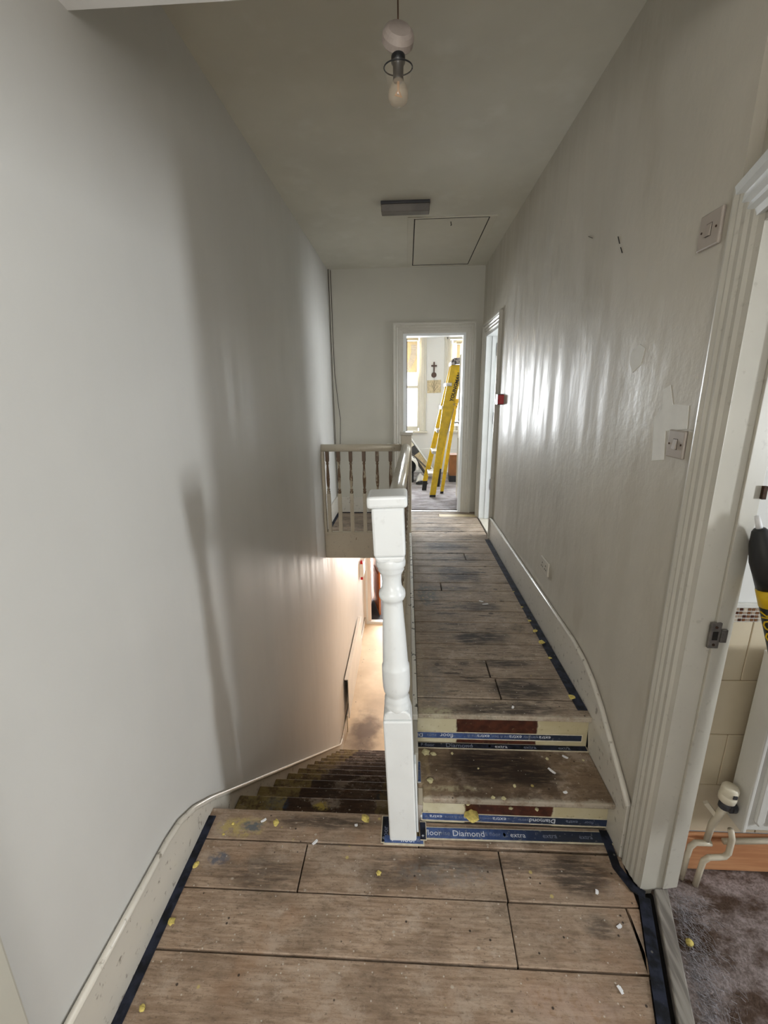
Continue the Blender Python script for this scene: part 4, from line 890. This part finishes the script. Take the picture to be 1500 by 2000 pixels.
# yellow and black tool
tl = thing('extension_pole', 'thick black and yellow tool handle leaning just inside the bathroom doorway', 'pole', (1.0, 1.0, 0))
def W2w(px, py, yy):
    v = Vector(((px - 750) / F_PX, (py - 1000) / F_PX, 1)); d = v.x * _r2 + v.y * _d2 + v.z * _f
    k = yy / d.y; return Vector((d.x * k, yy, 1.67 + d.z * k))
A = W2w(1479, 1010, 1.15); B_ = W2w(1541, 1330, 1.09); dirv = (B_ - A).normalized()
def pt(py): return A + dirv * ((py - 1010) / 320) * (B_ - A).length
MB().tube([pt(1008), pt(1034)], [.006, .008], 10).build('tip', M['white_paper'], tl, smooth=True)
MB().tube([pt(1031), pt(1036), pt(1060), pt(1092), pt(1120), pt(1144)], [.012, .018, .029, .036, .034, .033], 16).build('grip', M['black'], tl, smooth=True)
MB().tube([pt(1144), pt(1146), pt(1178), pt(1179)], [.030, .034, .034, .030], 20).build('yellow_collar', M['yellow'], tl, smooth=True)
MB().tube([pt(1178), pt(1180), pt(1700)], [.030, .033, .033], 20).build('body', M['black'], tl, smooth=True)
xx = -dirv; view = (Vector((0, 0, 1.67)) - pt(1240)).normalized(); nrm = (view - xx * view.dot(xx)).normalized(); nrm = Matrix.Rotation(-.5, 3, xx) @ nrm; yy_ = nrm.cross(xx)
side = Matrix.Rotation(0, 4, 'Z')
text_obj('lettering', 'OOK', .042, M['yellow'], basis(pt(1246) + nrm * .0338 - yy_ * .012, xx, yy_), tl, .001)
# threshold fluff
def fluff():
    b = MB(); rnd = random.Random(4)
    for i in range(900):
        u_ = rnd.random(); cx_ = .915 - .344 * u_ * .35 + abs(rnd.gauss(0, .045)); cy_ = 1.16 - u_ * .35
        a = rnd.uniform(0, 6.28); L = rnd.uniform(.01, .035); c_ = rnd.uniform(-1, 1)
        p = [Vector((cx_ + math.cos(a + c_ * t * .8) * L * t, cy_ + math.sin(a + c_ * t * .8) * L * t, .002 + .012 * rnd.random() * math.sin(t * 3.1) + .001)) for t in (0, .5, 1)]
        q = Vector((.0004, .0004, 0)); b.add([p[0] - q, p[0] + q, p[1] + q, p[1] - q, p[2] + q, p[2] - q], [(0, 1, 2, 3), (3, 2, 4, 5)])
    return b.build('dust_fluff', M['lintgrey'], None, fix=False)
tag(fluff(), 'wispy grey fluff and hair beside the bathroom threshold strip', 'dust', kind='stuff')

# ------------------------------------------------------------------ HALL DOWNSTAIRS
struct(MB().box(XL, 1.3, 4.42, 7.86, ZH - .1, ZH).build('floor_hall', M['hall_floor']))
struct(MB().box(.85, .95, 4.2, 8.0, ZH, .06).box(.04, .95, 4.19, 4.25, ZH, .06).build('wall_hall', M['hall_wall']))
struct(MB().box(XL, -.70, 7.86, 7.98, ZH, .04).box(.15, 1.3, 7.86, 7.98, ZH, .04).box(-.70, .15, 7.86, 7.98, -.62, .04).box(XL, -.785, 7.84, 7.862, ZH, -.62).build('wall_hall_far', M['hall_wall']))
d5 = struct(MB().box(-.79, -.755, 7.83, 7.99, ZH, -.6).box(.12, .15, 7.83, 7.99, ZH, -.6).box(-.79, .15, 7.83, 7.99, -.66, -.6).build('door_5', M['white']))
MB().box(-.755, .12, 7.84, 7.93, ZH, ZH + .05).build('threshold', M['white'], d5)
struct(MB().box(-1.0, .8, 7.98, 9.2, ZH - .1, ZH + .005).build('floor_porch', M['mat_dark']))
struct(MB().box(-.90, -.80, 7.98, 9.3, ZH, .0).box(.5, .6, 7.98, 9.3, ZH, .0).box(-.9, -.74, 9.1, 9.25, ZH, 0).box(.2, .6, 9.1, 9.25, ZH, 0).build('wall_porch', M['hall_wall']))
struct(MB().box(-.9, .6, 7.98, 9.3, -.5, -.4).build('ceiling_porch', M['hall_wall']))
struct(MB().box(-.80, -.76, 8.0, 9.1, ZH, -.5).box(-.76, -.745, 8.95, 9.1, ZH, -.5).build('trim_8', M['hall_wall'], None, .01))
fd = thing('front_door', 'varnished brown wooden door standing open beyond the downstairs hall', 'door', (-.6, 8.9, ZH))
MB().prism([(-.725, 8.90), (-.690, 8.91), (-.520, 8.185), (-.555, 8.175)], ZH + .02, -.62).build('leaf', M['door_brown'], fd, .004)
MB().prism([(-.711, 8.80), (-.718, 8.795), (-.583, 8.25), (-.576, 8.25)], ZH + .3, ZH + .9).build('panel', M['door_brown'], fd, .004)
rt = thing('radiator', 'low white radiator on the left wall of the downstairs hall', 'radiator', (-.79, 5.8, ZH + .12))
MB().box(-.775, -.765, 4.99, 6.68, -2.56, -1.96).build('panel', M['radiator'], rt, .004)
MB().box(-.815, -.765, 4.98, 6.69, -1.96, -1.945).build('top_grille', M['radiator'], rt, .003)
MB().box(XL + .004, -.775, 5.3, 5.34, -2.4, -2.1).box(XL + .004, -.775, 6.3, 6.34, -2.4, -2.1).build('bracket', M['darkgrey'], rt)
MB().tube([(-.79, 4.96, -2.5), (-.79, 4.94, -2.6), (-.79, 4.94, ZH)], .008, 8).build('feed_pipe', M['pipe'], rt)
ar = thing('alarm_panel', 'white hall alarm box with red ends on the downstairs left wall', 'alarm box', (XL, 7.4, -1.3))
MB().box(XL, XL + .075, 7.18, 7.5, -1.44, -1.20).build('case', M['radiator'], ar, .006)
MB().box(XL + .015, XL + .06, 7.20, 7.26, -1.20, -1.15).build('red_end', M['red_bright'], ar, .002)
MB().box(XL + .015, XL + .06, 7.20, 7.26, -1.50, -1.44).build('red_end', M['red_bright'], ar, .002)

# ------------------------------------------------------------------ foam crumbs and paint flakes
def lump(r, seed, flat=.6):
    bm = bmesh.new(); bmesh.ops.create_icosphere(bm, subdivisions=2, radius=r)
    for v in bm.verts:
        k = 1 + .55 * mn.noise(v.co / r * 1.4 + Vector((seed, 0, 0))); v.co = Vector((v.co.x * k, v.co.y * k, v.co.z * k * flat))
    me = bpy.data.meshes.new('foam'); bm.to_mesh(me); bm.free(); return me
lm = [lump(.009, i * 3.7) for i in range(4)]
for m_ in lm: m_.materials.append(M['foam'])
def crumb(x, y, z, s, label, group=None, mat=None):
    me = lm[random.randrange(4)]
    if mat: me = me.copy(); me.materials.clear(); me.materials.append(mat)
    o = bpy.data.objects.new('foam_crumb', me); COL.objects.link(o); o.location = (x, y, z + .0035 * s); o.scale = (s, s * .9, s * .7)
    o.rotation_euler = (0, 0, random.uniform(0, 6)); return tag(o, label, 'foam crumb', group)
crumb(.262, 1.380, .050, 3.2, 'largest yellow foam lump, stuck against the lower step riser')
gA = 'yellow foam crumbs along the right edge of the upper floor'
for i, (yv, s) in enumerate(((1.74, 1.6), (2.05, 1.1), (2.20, 1.9), (2.32, 1.5), (2.44, 1.2), (2.62, .9), (2.85, .8))):
    crumb(.750, yv, ZU, s, ORD[i] + ' yellow foam crumb up from the top step along the right-hand tape', gA)
gB = 'yellow foam crumbs on the landing boards'
for (x, yv, s, l_) in ((-.525, 1.365, 1.5, 'yellow foam crumb in the middle of the board at the top of the stairs'), (-.775, 1.19, 1.2, 'yellow foam crumb against the left tape, the farther of two on the landing'), (-.772, 1.01, 1.3, 'yellow foam crumb against the left tape, the nearer of two on the landing'),
                     (-.72, 1.31, .6, 'tiny yellow foam crumb near the left end of the stair-edge board, by the seam'), (-.70, 1.355, .7, 'small yellow foam crumb on the blue smudge at the left of the stair edge'), (-.098, 1.19, 1.0, 'lone yellow foam crumb on the landing board in front of the newel'), (-.745, .80, 1.0, 'yellow foam crumb at the bottom left corner of the picture')):
    crumb(x, yv, 0, s, l_, gB)
gC = 'pale foam crumbs on the lower step tread'
for (x, yv, s, l_) in ((.085, 1.575, 1.9, 'largest pale foam crumb, at the back left corner'), (.118, 1.568, 1.2, 'pale foam crumb touching the right of the largest one'), (.20, 1.575, .7, 'pale foam crumb at the back, above the dark patch'), (.098, 1.43, 1.4, 'pale foam crumb at the left beside the tape scrap'), (.30, 1.50, .5, 'tiny pale foam crumb inside the dark patch'), (.43, 1.42, .8, 'pale foam crumb at the front of the dark patch'),
                     (.335, 1.365, .9, 'left of two pale foam crumbs on the nosing'), (.375, 1.363, 1.0, 'right of two pale foam crumbs on the nosing'), (.60, 1.56, .8, 'pale foam crumb at the back right, clear of the dark patch'), (.75, 1.56, .6, 'pale foam crumb at the back right corner')):
    crumb(x, yv, .167, s, l_ + ' of the lower tread', gC, M['foam_pale'])
crumb(.245, 1.393, .10, 1.1, 'pale foam crumb stuck on the left of the brown patch of the lower riser', None, M['foam_pale'])
crumb(.415, 1.393, .085, .9, 'pale foam crumb stuck in the middle of the brown patch of the lower riser', None, M['foam_pale'])
crumb(.515, 1.393, .085, .9, 'pale foam crumb stuck on the right of the brown patch of the lower riser', None, M['foam_pale'])
crumb(-.165, 1.395, 0, 1.9, 'flat yellow foam crumb on the stair edge just left of the newel')
gD = 'white paint flakes on the bare boards'
for (x, yv, z, L, a, l_) in ((-.352, 1.294, 0, .024, .9, 'lying across the first landing seam above a board joint'), (.60, 1.50, .167, .034, -.9, 'longest one on the right half of the lower tread'), (.68, 1.575, .167, .024, -.6, 'at the back right of the lower tread'), (.62, 1.40, .167, .016, .3, 'at the front right of the lower tread'), (.52, 2.66, ZU, .04, .2, 'on the dark gouge halfway along the upper floor'), (.5, 2.7, ZU, .03, -.5, 'just beyond the dark gouge on the upper floor'),
                     (.66, 1.16, 0, .016, 1.2, 'on the landing board near the bathroom casing'), (.69, 1.06, 0, .018, .5, 'on the landing near the small wedge board'), (-.2, 1.37, 0, .012, .2, 'small one on the stair-edge board left of the newel'), (.47, 1.67, ZU, .016, 1.2, 'near the edge of the top step'), (-.58, 1.375, 0, .022, .7, 'on the left half of the stair-edge board'), (.62, .90, 0, .02, 1.9, 'on the nearest wide board at the right')):
    o = MB().box(-L / 2, L / 2, -.004, .004, 0, .002).box(-L / 4, L / 3, -.006, .003, 0, .0025).build('paint_flake', M['white_paper'], None)
    o.location = (x, yv, z + .0005); o.rotation_euler = (0, 0, a); tag(o, 'white paint flake ' + l_, 'paint flake', gD)
tag(MB().lathe([(.004, 0), (.010, .003), (.011, .012), (.004, .017)], 10, (.885, 1.02, .0)).build('debris_bit', M['foam'], None, smooth=True), 'small orange-yellow crumb at the bathroom threshold strip', 'debris')
